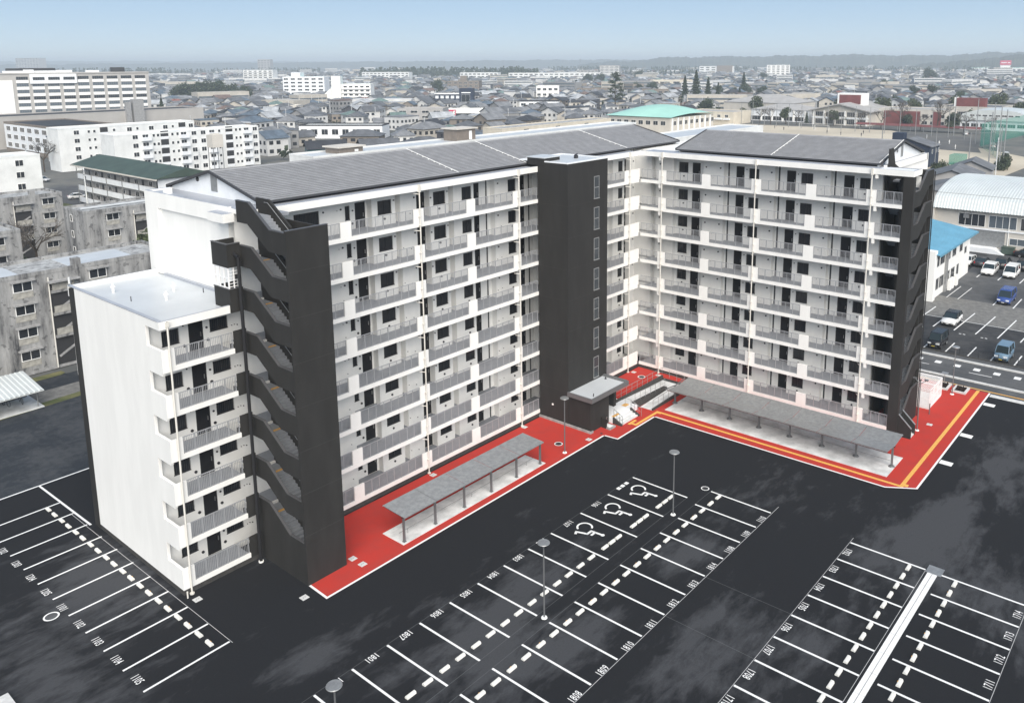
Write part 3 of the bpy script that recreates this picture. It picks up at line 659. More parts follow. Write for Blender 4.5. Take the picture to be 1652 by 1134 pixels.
vb = part('entrance_porch', MB().box(2.38, 13.8, 0, 5.27, ty0-.002, 3.0), 'charcoal', apt)
part('porch_roof', MB().box(2.12, 13.42, 3.0, 8.0, ty0-.003, 3.30, 1, top=0).box(2.12, 13.42, 3.301, 8.0, 13.58, 3.4, 1).box(2.12, 13.58, 3.301, 2.28, 16.3, 3.4, 1).box(7.62, 13.58, 3.301, 8.0, 16.3, 3.45, 1), ['membrane', 'galv_dark'], vb)
part('roof_outlet', MB().tube((7.2, 15.6, 3.3), (7.2, 15.6, 3.55), .12, .02, n=8).box(3.0, 13.9, 3.3, 3.06, 13.96, 3.6), 'frame', vb)
part('porch_pier', MB().box(7.6, 14.9, 0, 8.0, ty0-.004, 3.0), 'charcoal', vb)
part('entrance_glass', MB().box(5.3, ty0-.06, .5, 7.6, ty0-.005, 2.9), 'glass', vb)
# entrance steps and ramp
es = part('entrance_landing', MB().box(5.28, 13.35, 0, 9.4, 16.2, .50), 'white_cool', apt)
for i in range(3): part('step', MB().box(5.5, 12.45+.3*i, .001, 8.14, 12.75+.3*i, .125*(i+1)), 'concrete', es)
for xx in (5.28, 8.15): part('step_cheek', MB().prism([(12.35, 0), (13.36, 0), (13.36, .62), (12.35, .14)], xx, xx+.19, 'x'), 'plinth', es)
part('tactile_pad', MB().box(5.6, 13.45, .5, 6.6, 13.75, .507).box(8.3, 14.0, .5, 9.0, 14.5, .507), 'yellow', es)
part('ramp', MB().prism([(9.4, 0), (15.9, 0), (15.9, .26), (9.4, .5)], 14.0, 15.2, 'y'), 'concrete', es)
part('ramp', MB().prism([(10.1, .012), (15.2, .012), (15.2, .24), (10.1, .03)], 12.15, 13.45, 'y'), 'concrete', es)
part('ramp_landing', MB().box(15.2, 12.15, 0, 16.9, 15.2, .258), 'concrete', es)
part('ramp_kerb', MB().prism([(9.4, 0), (15.2, 0), (15.2, .45), (9.4, .66)], 13.55, 13.98, 'y').box(8.4, 15.22, 0, 17.1, 15.4, .72).box(16.92, 12.0, 0, 17.1, 15.21, .45).prism([(10.1, 0), (16.9, 0), (16.9, .42), (10.1, .2)], 11.98, 12.13, 'y'), 'plinth', es)
def rail_run(pts, h, n, par, m='galv', r=.022):
    b = MB()
    for (p, q) in zip(pts, pts[1:]):
        p = Vector(p); q = Vector(q); up = Vector((0, 0, h)); b.tube(p+up, q+up, r, n=6); b.tube(p+up*.5, q+up*.5, r*.6, n=5)
        k = max(1, int((q-p).length/n))
        for i in range(k+1): c = p.lerp(q, i/k); b.tube(c, c+up, r*.9, n=6)
    return part('handrail', b, m, par)
rail_run([(8.5, 15.31, .72), (17.0, 15.31, .72), (17.0, 12.6, .45)], .85, .9, es)
rail_run([(9.6, 13.76, .6), (15.1, 13.76, .44)], .85, .8, es); rail_run([(10.2, 12.05, .2), (16.8, 12.05, .42)], .85, .9, es)
rail_run([(5.38, 13.3, .6), (5.38, 12.3, .1)], .85, .3, es, 'galv_dark'); rail_run([(8.24, 14.0, .55), (8.24, 13.3, .55), (8.24, 12.1, .05)], .85, .4, es)
# ------------------------------------------------------------------ stair tower of the short wing
bx = part('stair_tower', MB().box(XB, -8.28, 0, 19.55, -7.39, 23.68), 'charcoal', apt)
part('stair_back_wall', MB().box(24.75, -8.28, 0, 24.9, -5.0, 23.7).box(21.9, -5.2, 0, 24.75, -5.0, 23.7), 'charcoal', bx)
def zigb(k, lo=None):
    a, b = 1.87+2.92*k, 3.37+2.92*k; h = 1.40
    t = [(19.55, a), (20.85, a), (22.87, b), (24.75, b)]
    return t, t+([(24.75, b-h), (23.7, b-h), (21.3, a-h), (19.55, a-h)] if lo is None else [(24.75, lo), (19.55+1.1, lo), (20.65, a-.3), (19.55, a-.3)])
for k in range(8):
    t, p = zigb(k, 0. if k == 0 else None)
    part('stair_parapet', MB().prism(p, -8.28, -8.14, 'y'), 'charcoal', bx)
    c = MB()
    for (xa, za), (xb, zb) in zip(t, t[1:]): c.bar((xa, -8.21, za+.02), (xb, -8.21, zb+.02), .18, .045)
    part('coping', c, 'charcoal_trim', bx)
    f = MB(); z = .78+2.92*k
    for i in range(9): x = 20.8+.24*i; f.box(x, -8.14, z+.17*i-.12, x+.25, -6.8, z+.17*(i+1))
    z = -.70+2.92*k
    if k:
        for i in range(9): x = 22.9-.24*i; f.box(x-.25, -6.6, z+.17*i-.12, x, -5.3, z+.17*(i+1))
    part('stair_flight', f, 'deck', bx)
    part('half_landing', MB().box(19.55, -8.14, .60+2.92*k, 20.85, -5.2, .78+2.92*k), 'deck', bx)
    part('landing', MB().box(22.9, -8.14, 2.14+2.92*k, 24.74, -5.2, 2.30+2.92*k), 'deck', bx)
    part('spine_wall', MB().box(20.9, -6.78, .8+2.92*k-.6, 23.2, -6.62, 2.9+2.92*k), 'charcoal', bx)
    part('lobby_door', MB().box(21.5, -7.2, .56+S*k, 21.9, -6.3, 2.6+S*k), 'door', bx)
    part('stair_lamp', MB().tube((20.6, -7.0, 3.0+S*k), (20.6, -7.0, 3.25+S*k), .07, n=8), 'white_trim', bx)
part('lobby_wall', MB().box(24.0, -8.1, .5, 24.2, -5.2, 23.7).box(XB+DF, -5.3, .5, 24.0, -5.21, 23.7), 'charcoal', bx)
part('facade_end', MB().box(XB+DF-.0, -4.98, .5, XB+DF+.75, -4.9, 23.7), 'white', bx)
for xx in (19.28, 20.45): part('step_cheek', MB().prism([(-8.29, 0), (-9.45, 0), (-9.45, .95), (-8.29, 2.05)], xx, xx+.14, 'x'), 'charcoal', bx)
for xx in (19.35, 20.52): part('coping', MB().bar((xx, -9.46, .98), (xx, -8.3, 2.08), .17, .05), 'galv', bx)
for i in range(6): part('step', MB().box(19.42, -9.4+.2*i, 0, 20.45, -9.2+.2*i, .13*(i+1)), 'concrete', bx)
part('stair_roof', MB().box(XB+.15, -8.09, 24.06, 21.3, -4.98, 24.08), 'white_cool', bx)
part('roof_fin', MB().prism([(21.6, 23.7), (24.6, 23.7), (23.3, 24.2), (22.6, 25.7), (21.6, 25.7)], -5.3, -5.18, 'y'), 'charcoal', bx)
part('end_parapet', MB().box(21.3, -5.1, 23.6, 34.2, -4.9, 24.25, 0, top=1).box(34.0, -5.1, 22.5, 34.4, 20, 24.25, 0, top=1), ['white', 'gutter'], apt)
part('end_gutter', MB().box(XB+DB+.12, -4.9, 24.0, 34.0, 16.9, 24.07), 'gutter', apt)
part('louvre_window', MB().box(21.9, -8.0, 22.4, 22.0, -7.2, 23.4), 'white_trim', bx)
part('drain_pipe', MB().tube((24.95, -8.35, 0), (24.95, -8.35, 23.6), .05, n=8), 'pipe_black', bx)
part('top_parapet', MB().box(21.35, -8.28, 22.9, 24.75, -8.15, 23.72), 'charcoal', bx) if False else None
# ------------------------------------------------------------------ things on the site
# wheel stops
ws = MB().prism([(-.12, 0), (.12, 0), (.10, .10), (.065, .135), (-.065, .135), (-.10, .10)], -.31, .31, 'x')
WS = ws.mesh('wheel_stop', ['stop']); WR = MB().box(-.05, -.11, .05, .05, -.06, .125).mesh('reflector', ['yellow'])
def stop(x, y, rz, label, refl=False):
    o = put('wheel_stop', WS, None, (x, y, .002), rz); tag(o, label, 'wheel stop', 'concrete wheel stops in the car park')
    if refl: put('reflector', WR, o)
ORD = ['first', 'second', 'third', 'fourth', 'fifth', 'sixth', 'seventh', 'eighth', 'ninth', 'tenth', 'eleventh', 'twelfth', 'thirteenth']
def pair(cx, cy, along, rz, bay, row, i, refl=0):
    for j, d in enumerate((-.61, .61)):
        x, y = (cx+d, cy) if along == 'x' else (cx, cy+d)
        stop(x, y, rz, '%s white wheel stop in the %s bay%s of the %s' % ('nearer' if j == 0 else 'farther', ORD[i], ' (%s)' % bay if bay else '', row), refl == 2 or (refl == 1 and j == 0))
for i, t in enumerate(['1110', '1109', '1108', '1814', '1813', '1812', '1811', '1810', '1809', '1808', '', '', '']): pair(-1.12-2.515*i, -.9, 'x', math.pi, t, 'central lower row', i, 1)
for i, t in enumerate(['1802', '1803', '1804', '1805', '1806', '1807', '1801', '', '']): pair(-13.69-2.49*i, 2.02, 'x', 0, t, 'central upper row', i)
for b, xs in (('under the white squares', (-2.84, -3.68, -4.53)), ('in the middle, numbered 1106', (-6.38, -7.17, -7.98)), ('next to bay 1802', (-9.9, -10.7, -11.52))):
    for j, x in enumerate(xs): stop(x, 2.0, 0, '%s of three white wheel stops in the wheelchair bay %s' % (('right one', 'middle one', 'left one')[j], b))
for i, t in enumerate(['1702', '1703', '1704', '1705', '1706', '1707', '1708', '1710']): pair(-1.3-2.485*i, -15.27, 'x', 0, t, 'row left of the drain', i)
for i, t in enumerate(['1714', '1713', '1712', '1711', '', '']): pair(-1.27-2.49*i, -18.16, 'x', math.pi, t, 'row right of the drain', i, 1)
for j, t in enumerate(['1105', '1104', '1103', '1102', '1101', '1205', '1204', '1203', '1202', '']): pair(-34.0-.018*j, 14.97+2.51*j, 'y', math.pi/2, t, 'row by the end wall', j, 1 if j < 5 else 0)
# lamps
def lamp(x, y, label, head=True):
    t = thing('lamp_post', label, 'lamp post', (x, y, .004), group='car park lamp posts')
    part('pole', MB().tube((0, 0, .05), (0, 0, 4.72), .055, .045, n=10).tube((0, 0, 4.72), (0, 0, 4.95), .05, .09, n=10), 'galv_dark', t, smooth=False)
    part('base', MB().tube((0, 0, 0), (0, 0, .06), .2, .17, n=16), 'white_trim', t)
    if head:
        part('lamp_head', MB().tube((0, 0, 4.95), (0, 0, 5.03), .22, .39, n=20).tube((0, 0, 5.03), (0, 0, 5.07), .39, .37, n=20), 'galv', t)
        part('lens', MB().tube((0, 0, 4.93), (0, 0, 4.955), .16, .2, n=16), 'white_trim', t)
    else:
        h = MB()
        for sgn in (-1, 1): h.tube((0, 0, 4.5), (.0, sgn*.5, 4.95), .03, n=6).box(-.1, sgn*.5-.16, 4.93, .1, sgn*.5+.16, 5.03)
        part('lamp_head', h, 'galv_dark', t)
    return t
lamp(-4.82, .55, 'lamp post with a disc head beside the wheelchair bays')
lamp(-19.86, .52, 'lamp post with a disc head between bays 1804 and 1810')
lamp(-34.86, .6, 'lamp post at the bottom edge beside bay 1801')
lamp(-2.1, 13.21, 'lamp post on the red paving in front of the lift tower')
lamp(32.54, -9.6, 'lamp post on the red paving between the planters by the road')
lamp(21.6, -9.35, 'dark lamp post with two spotlights beside the right stair tower', False)
# bicycle shelters
def shelter1():
    t = thing('bicycle_shelter', 'grey flat-roofed bicycle shelter on the red paving under the long wing', 'bicycle shelter', (-12.5, 14.4, .05))
    x0, x1 = -7.6, 7.6; y0, y1 = -1.2, 1.2
    for i in range(5):
        a, b = x0+(x1-x0)*i/5+.012, x0+(x1-x0)*(i+1)/5-.012; m = MB(); n = 22
        for j in range(n):
            u, v = y0+(y1-y0)*j/n, y0+(y1-y0)*(j+1)/n
            for (p, q, za, zb) in ((u, u+.035, 0, .03), (u+.035, v-.035, .03, .03), (v-.035, v, .03, 0)):
                zz = lambda y: 2.0+.12*(y-y0)/(y1-y0)
                m.face([(a, p, zz(p)+za), (b, p, zz(p)+za), (b, q, zz(q)+zb), (a, q, zz(q)+zb)])
        m.box(a, y0, 1.93, b, y0+.04, 1.99).box(a, y1-.04, 2.05, b, y1, 2.11)
        part('roof_panel', m, 'galv', t)
    for i in range(6):
        x = -7.4+2.97*i
        part('post', MB().box(x-.07, -.95, 0, x+.07, -.81, 1.95).box(x-.12, -1.0, 0, x+.12, -.76, .03).bar((x, -.88, 1.9), (x, 1.15, 1.99), .08, .1), 'galv_dark', t)
    part('roof_beam', MB().box(x0, -.93, 1.86, x1, -.83, 1.95), 'rust', t)
    part('bike_bar', MB().tube((-7.3, -.2, .35), (7.3, -.2, .35), .02, n=6).tube((-6.5, -.2, 0), (-6.5, -.2, .35), .02, n=6).tube((0, -.2, 0), (0, -.2, .35), .02, n=6).tube((6.5, -.2, 0), (6.5, -.2, .35), .02, n=6), 'galv', t)
shelter1()
def shelter2():
    t = thing('bicycle_shelter', 'long grey butterfly-roofed bicycle shelter in front of the short wing', 'bicycle shelter', (13., .4, .05))
    y0, y1 = -10.4, 10.55
    for side in (-1, 1):
        for i in range(7):
            a, b = y0+(y1-y0)*i/7+.012, y0+(y1-y0)*(i+1)/7-.012; m = MB(); n = int((b-a)/.105)
            for j in range(n):
                u, v = a+(b-a)*j/n, a+(b-a)*(j+1)/n
                for (p, q, za, zb) in ((u, u+.03, 0, .025), (u+.03, v-.03, .025, .025), (v-.03, v, .025, 0)):
                    pts = [(0, p, 1.93+za), (side*2.05, p, 2.14+za), (side*2.05, q, 2.14+zb), (0, q, 1.93+zb)]
                    m.face(pts if side < 0 else pts)
            x = side*2.05; m.box(min(x, x-side*.04), a, 2.07, max(x, x-side*.04), b, 2.13)
            part('roof_panel', m, 'galv', t)
    part('roof_beam', MB().box(-.07, y0, 1.74, .07, y1, 1.9).box(-2.02, y0, 2.02, -1.96, y1, 2.09), 'rust', t)
    for i in range(8):
        y = 10.86-3.01*i
        part('post', MB().box(-.075, y-.075, 0, .075, y+.075, 1.75).tube((0, y, 0), (0, y, .09), .28, .2, n=12).bar((-1.9, y, 2.05), (0, y, 1.85), .06, .08).bar((0, y, 1.85), (1.9, y, 2.05), .06, .08), 'galv_dark', t)
    part('bike_bar', MB().tube((.3, y0+.3, .35), (.3, y1-.3, .35), .02, n=6).tube((.3, -5, 0), (.3, -5, .35), .02, n=6).tube((.3, 5, 0), (.3, 5, .35), .02, n=6), 'galv', t)
shelter2()
# manholes and drain plates
def manhole(x, y, r, label, dark=True, z=.012):
    t = thing('manhole_cover', label, 'manhole', (x, y, z)); part('cover', MB().disc(0, 0, 0, r*.78, 24), 'iron' if dark else 'asphalt_road', t); part('ring', MB().disc(0, 0, .002, r, 24, r2=r*.78), 'paint', t)
manhole(-1.15, 14.69, .38, 'black manhole cover with white ring in front of the lift tower'); manhole(16.79, 17.77, .42, 'black manhole cover with white ring in the inner corner of the building')
manhole(.12, .6, .33, 'manhole cover with white ring beside bay 1110', z=.006); manhole(-38.9, 24.34, .45, 'manhole cover with white ring in the aisle by bay 1101', False, z=.006)
for x, y, l in ((-32.39, 18.85, 'by the white corner of the low block'), (-28.0, 13.7, 'on the asphalt left of the stair tower'), (-23.45, 14.75, 'right against the stair tower'), (-23.43, 13.7, 'on the red paving near the stair tower, the outer one'),
                (-.47, 19.36, 'under the drain pipe left of the lift tower'), (-12.0, 19.2, 'under the middle drain pipe of the long wing'), (1.23, 13.1, 'by the corner of the entrance porch'), (17.4, 19.2, 'under the pipe in the inner corner'), (18.3, 16.6, 'at the first pipe of the short wing'), (23.6, -9.9, 'beside the two-spot lamp post')):
    t = thing('drain_plate', 'small pale square drain plate '+l, 'drain cover', (x, y, .010), group='square drain plates')
    part('plate', MB().box(-.24, -.24, 0, .24, .24, .012), 'curb', t); part('lug', MB().box(-.1, -.03, .012, -.04, .03, .02).box(.04, -.03, .012, .1, .03, .02), 'concrete_dark', t)
tag(part('floor_hole', MB().disc(2.95, 12.95, .011, .13, 14), 'iron'), 'small dark drain hole in the red paving by the porch', 'drain cover')
# wash basin at the entrance
t = thing('wash_basin', 'dark outdoor wash basin with tap beside the entrance steps', 'wash basin', (4.35, 13.25, .008))
part('back_panel', MB().box(-.35, .38, 0, .35, .5, 1.0).box(-.35, -.1, 0, -.25, .379, .9), 'charcoal', t); part('basin', MB().box(-.4, -.55, 0, .5, -.1, .16).box(-.25, -.1, 0, .5, .37, .16), 'concrete_dark', t)
part('basin_floor', MB().box(-.2, -.4, .161, .35, .25, .17), 'paint', t); part('tap', MB().tube((.05, .2, .16), (.05, .2, .95), .03, n=8).tube((.05, .2, .95), (.05, .02, .98), .025, n=8), 'handle', t)
# refuse cage, planters, small posts
t = thing('refuse_cage', 'white mesh refuse cage on the red paving right of the stair tower', 'refuse cage', (27.1, -8.85, .008))
part('floor', MB().box(0, 0, 0, 4.2, 2.3, .12), 'paint', t)
f = MB()
for x in (0, 1.4, 2.8, 4.2):
    for y in (0, 2.3): f.box(x-.035, y-.035, .12, x+.035, y+.035, 2.0)
for z in (.2, 1.0, 1.95):
    f.box(0, -.03, z, 4.2, .03, z+.06).box(0, 2.27, z, 4.2, 2.33, z+.06).box(-.03, .03, z, .03, 2.27, z+.06).box(4.17, .03, z, 4.23, 2.27, z+.06)
part('frame', f, 'cage', t)
g = MB()
for i in range(1, 28): x = 4.2*i/28; g.box(x-.014, -.01, .2, x+.014, .01, 1.95); g.box(x-.014, 0, 1.99, x+.014, 2.3, 2.005)
for i in range(1, 16): y = 2.3*i/16; g.box(-.01, y-.014, .2, .01, y+.014, 1.95); g.box(0, y-.014, 2.006, 4.2, y+.01, 2.02)
for i in range(1, 12): z = .2+1.75*i/12; g.box(0, -.02, z-.008, 4.2, -.011, z+.008); g.box(-.02, 0, z-.008, -.011, 2.3, z+.008)
part('mesh', g, 'cage', t); part('board', MB().box(.1, 2.2, .2, 4.1, 2.25, 1.3), 'white_trim', t)
for y0, y1, l in ((-10.5, -9.55, 'nearer the crossing'), (-8.75, -7.9, 'beside the refuse cage')):
    t = thing('planter_bed', 'dark earth planter bed with pale kerb '+l, 'planter', (33.4, y0, .008)); part('kerb', MB().box(-.2, -.2, 0, 1.7, 0, .18).box(-.2, y1-y0, 0, 1.7, y1-y0+.2, .18).box(-.2, 0, 0, 0, y1-y0, .18).box(1.5, 0, 0, 1.7, y1-y0, .18), 'curb', t)
    s = MB()
    for i in range(60):
        x, y, r = random.uniform(.05, 1.45), random.uniform(.05, y1-y0-.05), random.uniform(.05, .12); s.tube((x, y, .1), (x+random.uniform(-.05, .05), y, .1+random.uniform(.1, .25)), r, r*.3, n=5)
    s.box(0, 0, 0, 1.5, y1-y0, .14); part('soil', s, 'soil', t, kind='stuff')
tag(part('sign_post', MB().tube((34.6, -8.3, 0), (34.6, -8.3, 1.3), .03, n=6).box(34.3, -8.6, 1.3, 34.9, -8.0, 1.36), 'galv'), 'low grey sign post by the kerb behind the refuse cage', 'sign post')
tag(part('bollard', MB().tube((26.0, -9.2, 0), (26.0, -9.2, 1.1), .05, n=8), 'galv_dark'), 'thin dark bollard in front of the refuse cage', 'bollard')
# corner slab at bottom left of the lot
struct('kerb_block', MB().box(-46, 10, 0, -42.95, 18.9, .25), 'curb')
# roadside fence
t = thing('road_fence', 'low dark wire fence along the far side of the road', 'fence', (45.1, 0, 0))
w_ = MB()
for z in (.35, .65, .98): w_.box(-.008, -60, z, .008, 40, z+.016)
for i in range(400): y = -60+.25*i; w_.box(-.004, y, .1, .004, y+.012, .98)
part('wires', w_, 'frame', t, kind='stuff'); fp = MB().tube((0, 0, 0), (0, 0, 1.05), .03, n=6).mesh('post', ['frame'])
for i in range(50): put('post', fp, t, (0, -60+2.0*i+.8, 0))
# ------------------------------------------------------------------ cars
for n_, c_ in (('c_white', (.75, .75, .74)), ('c_black', (.012, .012, .014)), ('c_dark', (.045, .047, .055)), ('c_blue', (.035, .07, .24)), ('c_sky', (.13, .21, .29)), ('c_silver', (.45, .46, .47)), ('c_red', (.35, .03, .03))): mat(n_, c_, .25, .0, spec=.6)
mat('tyre', (.015, .015, .016), .9); mat('rim', (.5, .5, .5), .35, .8); mat('lampglass', (.7, .72, .74), .15); mat('taillamp', (.4, .01, .01), .25); mat('plate_y', (.65, .5, .05), .5); mat('plate_w', (.75, .75, .75), .5); mat('carglass', (.02, .03, .035), .05, spec=.7)
CARP = {  # length, width, height, side profile of body (x from nose 0 to tail 1, z), of cabin (x, z at belt and roof)
    'kei': (3.4, 1.48, 1.78, [(0, .30), (.0, .50), (.02, .78), (.06, .92), (.17, 1.02), (1., 1.05), (1., .32)], [(.15, 1.0), (.27, 1.74), (.34, 1.78), (.96, 1.76), (.995, 1.03)]),
    'hatch': (3.95, 1.70, 1.50, [(0, .28), (.0, .5), (.025, .70), (.08, .80), (.27, .93), (1., .98), (1., .34)], [(.25, .90), (.42, 1.44), (.50, 1.50), (.88, 1.46), (.985, .96)]),
    'suv': (4.6, 1.83, 1.70, [(0, .35), (.0, .6), (.02, .85), (.08, .95), (.27, 1.05), (1., 1.10), (1., .42)], [(.25, 1.02), (.41, 1.62), (.50, 1.70), (.90, 1.66), (.985, 1.08)]),
    'van': (4.7, 1.74, 1.84, [(0, .30), (.0, .52), (.02, .78), (.07, .90), (.19, 1.02), (1., 1.06), (1., .34)], [(.16, .98), (.33, 1.76), (.42, 1.84), (.95, 1.80), (.99, 1.04)]),
    'sedan': (4.6, 1.76, 1.45, [(0, .28), (.0, .5), (.02, .68), (.08, .77), (.28, .90), (.86, .96), (.98, .94), (1., .9), (1., .34)], [(.27, .88), (.42, 1.38), (.50, 1.44), (.72, 1.41), (.88, .94)])}
CC = {}
def car_parts(kind):
    if kind in CC: return CC[kind]
    L, Wd, H, body, cab = CARP[kind]; hw = Wd/2
    b = MB(); pr = [(x*L, z) for x, z in body]
    b2 = MB()
    # body: lofted section with slightly narrower nose, tail and sill
    xs = sorted(set([p[0] for p in pr]+[L*i/12 for i in range(13)]))
    def topz(x):
        q = [p for p in pr if p[1] > .45 or p[0] in (0,)]
        q = sorted(q, key=lambda p: p[0]); z = q[0][1]
        for (xa, za), (xb, zb) in zip(q, q[1:]):
            if xa <= x <= xb: return za+(zb-za)*((x-xa)/max(xb-xa, 1e-6)) if xb > xa else max(za, zb)
        return q[-1][1]
    rows = []
    for x in xs:
        u = x/L; k = 1-.16*max(0, (.10-u)/.10)**1.5-.07*max(0, (u-.93)/.07)**1.5; zt = topz(x); sill = .24+.10*max(0, (.06-u)/.06)
        w0 = hw*k
        rows.append([(x, -w0*.93, sill), (x, -w0, sill+.18), (x, -w0*.995, zt-.16), (x, -w0*.93, zt-.02), (x, 0, zt+.015), (x, w0*.93, zt-.02), (x, w0*.995, zt-.16), (x, w0, sill+.18), (x, w0*.93, sill)])
    n = 9; base = 0
    for r in rows: b.v += r
    for i in range(len(rows)-1):
        for j in range(n-1): b.f.append((i*n+j, i*n+j+1, (i+1)*n+j+1, (i+1)*n+j)[::-1]); b.m.append(0)
        b.f.append((i*n+n-1, i*n, (i+1)*n, (i+1)*n+n-1)[::-1]); b.m.append(0)
    b.f.append(tuple(range(n))); b.m.append(0); b.f.append(tuple(reversed(range((len(rows)-1)*n, len(rows)*n)))); b.m.append(0)
    # cabin: glass ring and roof skin
    c = [(x*L, z) for x, z in cab]; tw = hw*.80; bw = hw*.94
    def wz(z): zb, zt = c[0][1], H; return bw+(tw-bw)*min(1, max(0, (z-zb)/(zt-zb)))
    g = MB()
    lft = [(x, -wz(z), z) for x, z in c]; rgt = [(x, wz(z), z) for x, z in c]
    g.face(lft[::-1]); g.face(rgt); 
    for i in range(len(c)-1): g.face([lft[i], lft[i+1], rgt[i+1], rgt[i]][::-1])
    r = MB()
    ro = [p for p in range(1, len(c)-1)]
    for i in range(1, len(c)-2):
        (xa, za), (xb, zb) = c[i], c[i+1]
        r.face([(xa-.02, -wz(za)-.012, za+.012), (xa-.02, wz(za)+.012, za+.012), (xb+.02, wz(zb)+.012, zb+.012), (xb+.02, -wz(zb)-.012, zb+.012)][::-1])
    for s in (-1, 1):                                   # pillars and roof rails
        for (x0, z0), (x1, z1) in [(c[0], c[1]), (c[-2], c[-1])]: r.bar((x0, s*(wz(z0)+.004), z0), (x1, s*(wz(z1)+.004), z1), .05, .09)
        xm = (c[1][0]+c[-2][0])/2; r.bar((xm, s*(wz(c[0][1])+.006), c[0][1]), (xm, s*(wz(H)+.006), H-.02), .03, .09)
        for (x0, z0), (x1, z1) in zip(c[1:-1], c[2:-1]): r.bar((x0, s*(wz(z0)+.0), z0), (x1, s*wz(z1), z1), .05, .07)
    wh = MB().tube((0, -.10, 0), (0, .10, 0), .30, n=16); rim = MB().tube((0, -.105, 0), (0, .105, 0), .19, n=12)
    hl = MB().box(-.02, -.20, -.07, .10, .20, .07)
    CC[kind] = dict(body=b.mesh('body', ['c_white'], True), cabin=g.mesh('cabin_glass', ['carglass']), roof=r.mesh('roof', ['c_white']), tyre=wh.mesh('wheel', ['tyre']), rim=rim.mesh('rim', ['rim']),
                    hl=hl.mesh('headlight', ['lampglass']), tl=MB().box(-.06, -.09, -.16, .02, .09, .16).mesh('taillight', ['taillamp']),
                    grille=MB().box(-.015, -hw*.62, .30, .03, hw*.62, .52).mesh('grille', ['iron']), plate=MB().box(-.03, -.17, .38, -.016, .17, .46).mesh('number_plate', ['plate_y' if kind == 'kei' else 'plate_w']),
                    mirror=MB().box(-.05, -.08, -.06, .06, .08, .06).mesh('mirror', ['iron']), L=L, hw=hw, c=c, pr=pr)
    return CC[kind]
def car(kind, color, x, y, rz, label, roofc=None, z=.02, simple=False):
    p = car_parts(kind); t = thing('parked_car', label, 'car', (x, y, z), rz, 'parked cars'); L, hw = p['L'], p['hw']
    def sub(n, me, loc=(0, 0, 0), col=None, par=t):
        o = put(n, me, par, loc)
        if col: o.material_slots[0].link = 'OBJECT'; o.material_slots[0].material = M[col]
        return o
    sub('body', p['body'], (0, 0, 0), color); sub('cabin_glass', p['cabin']); sub('roof', p['roof'], (0, 0, 0), roofc or color)
    for wx in (.19*L, .80*L):
        for s in (-1, 1): o = sub('wheel', p['tyre'], (wx, s*(hw-.10), .30)); sub('rim', p['rim'], (0, 0, 0), None, o)
    zh = p['pr'][2][1]-.06
    for s in (-1, 1):
        sub('headlight', p['hl'], (.05, s*hw*.62, zh)); sub('mirror', p['mirror'], (p['c'][0][0]+.35, s*(hw+.03), p['c'][0][1]+.1))
        sub('taillight', p['tl'], (L, s*hw*.78, .85))
    sub('grille', p['grille']); sub('number_plate', p['plate'])
    return t
# noses point west (-x), towards the camera: local x runs from nose to tail
car('kei', 'c_black', 45.3, -4.25, R(-2), 'black boxy mini van with yellow plate by the roadside fence')
car('kei', 'c_sky', 45.25, -11.4, R(-1), 'light blue boxy mini van with yellow plate by the fence')
car('hatch', 'c_white', 55.2, -3.25, R(-1), 'white small hatchback with a black roof in the middle row', 'c_black')
car('van', 'c_blue', 69.9, -6.65, R(0), 'blue minivan parked facing the road')
car('suv', 'c_white', 85.6, -1.15, R(0), 'white sport utility car with dark grille nearest the blue-roofed building')
car('van', 'c_white', 85.7, -4.2, R(0), 'white minivan right of the white sport utility car')
car('sedan', 'c_dark', 95.4, 1.1, R(180), 'dark sedan parked tail-on behind the white cars, left one')
car('suv', 'c_black', 96.2, -1.9, R(180), 'black estate car tail-on behind the white sport utility car')
car('suv', 'c_black', 96.6, -4.9, R(180), 'black car tail-on behind the white minivan')
car('hatch', 'c_white', 90.4, 3.3, R(-4), 'white car half hidden by the blue-roofed building')
car('sedan', 'c_black', 103.5, -6.3, R(90), 'black car at the right edge by the hall')
# ------------------------------------------------------------------ neighbouring buildings
WM = {}
def wmesh(wd, h, cols=2, fr='white_trim', gl='glass', hood=False, depth=.06):
    k = (round(wd, 2), round(h, 2), cols, fr, gl, hood)
    if k not in WM:
        f = MB(); t = .07; e = -depth
        f.box(-t, e, -t, 0, 0, h+t).box(wd, e, -t, wd+t, 0, h+t).box(0, e, -t, wd, 0, 0).box(0, e, h, wd, 0, h+t)
        for i in range(1, cols): x = wd*i/cols; f.box(x-.03, e*.8, 0, x+.03, 0, h)
        hd = None
        if hood: hd = MB().box(-.3, -.5, h+.12, wd+.3, 0, h+.26).mesh('hood', ['concrete_dark'])
        WM[k] = (f.mesh('window', [fr]), MB().box(0, e*.45, 0, wd, e*.3, h).mesh('pane', [gl]), hd)
    return WM[k]
def win(t, face, a, z, wd, h, y=0., **k):
    f, g, hd = wmesh(wd, h, **k); rz = 0 if face == 'f' else -math.pi/2
    o = put('window', f, t, (a, y, z) if face == 'f' else (y, a, z), rz); put('pane', g, o)
    if hd: put('hood', hd, o)
BOXM = {}
def bit(t, name, x0, y0, z0, x1, y1, z1, m):
    k = (name, round(x1-x0, 3), round(y1-y0, 3), round(z1-z0, 3), m)
    if k not in BOXM: BOXM[k] = MB().box(0, 0, 0, x1-x0, y1-y0, z1-z0).mesh(name, [m])
    return put(name, BOXM[k], t, (x0, y0, z0))
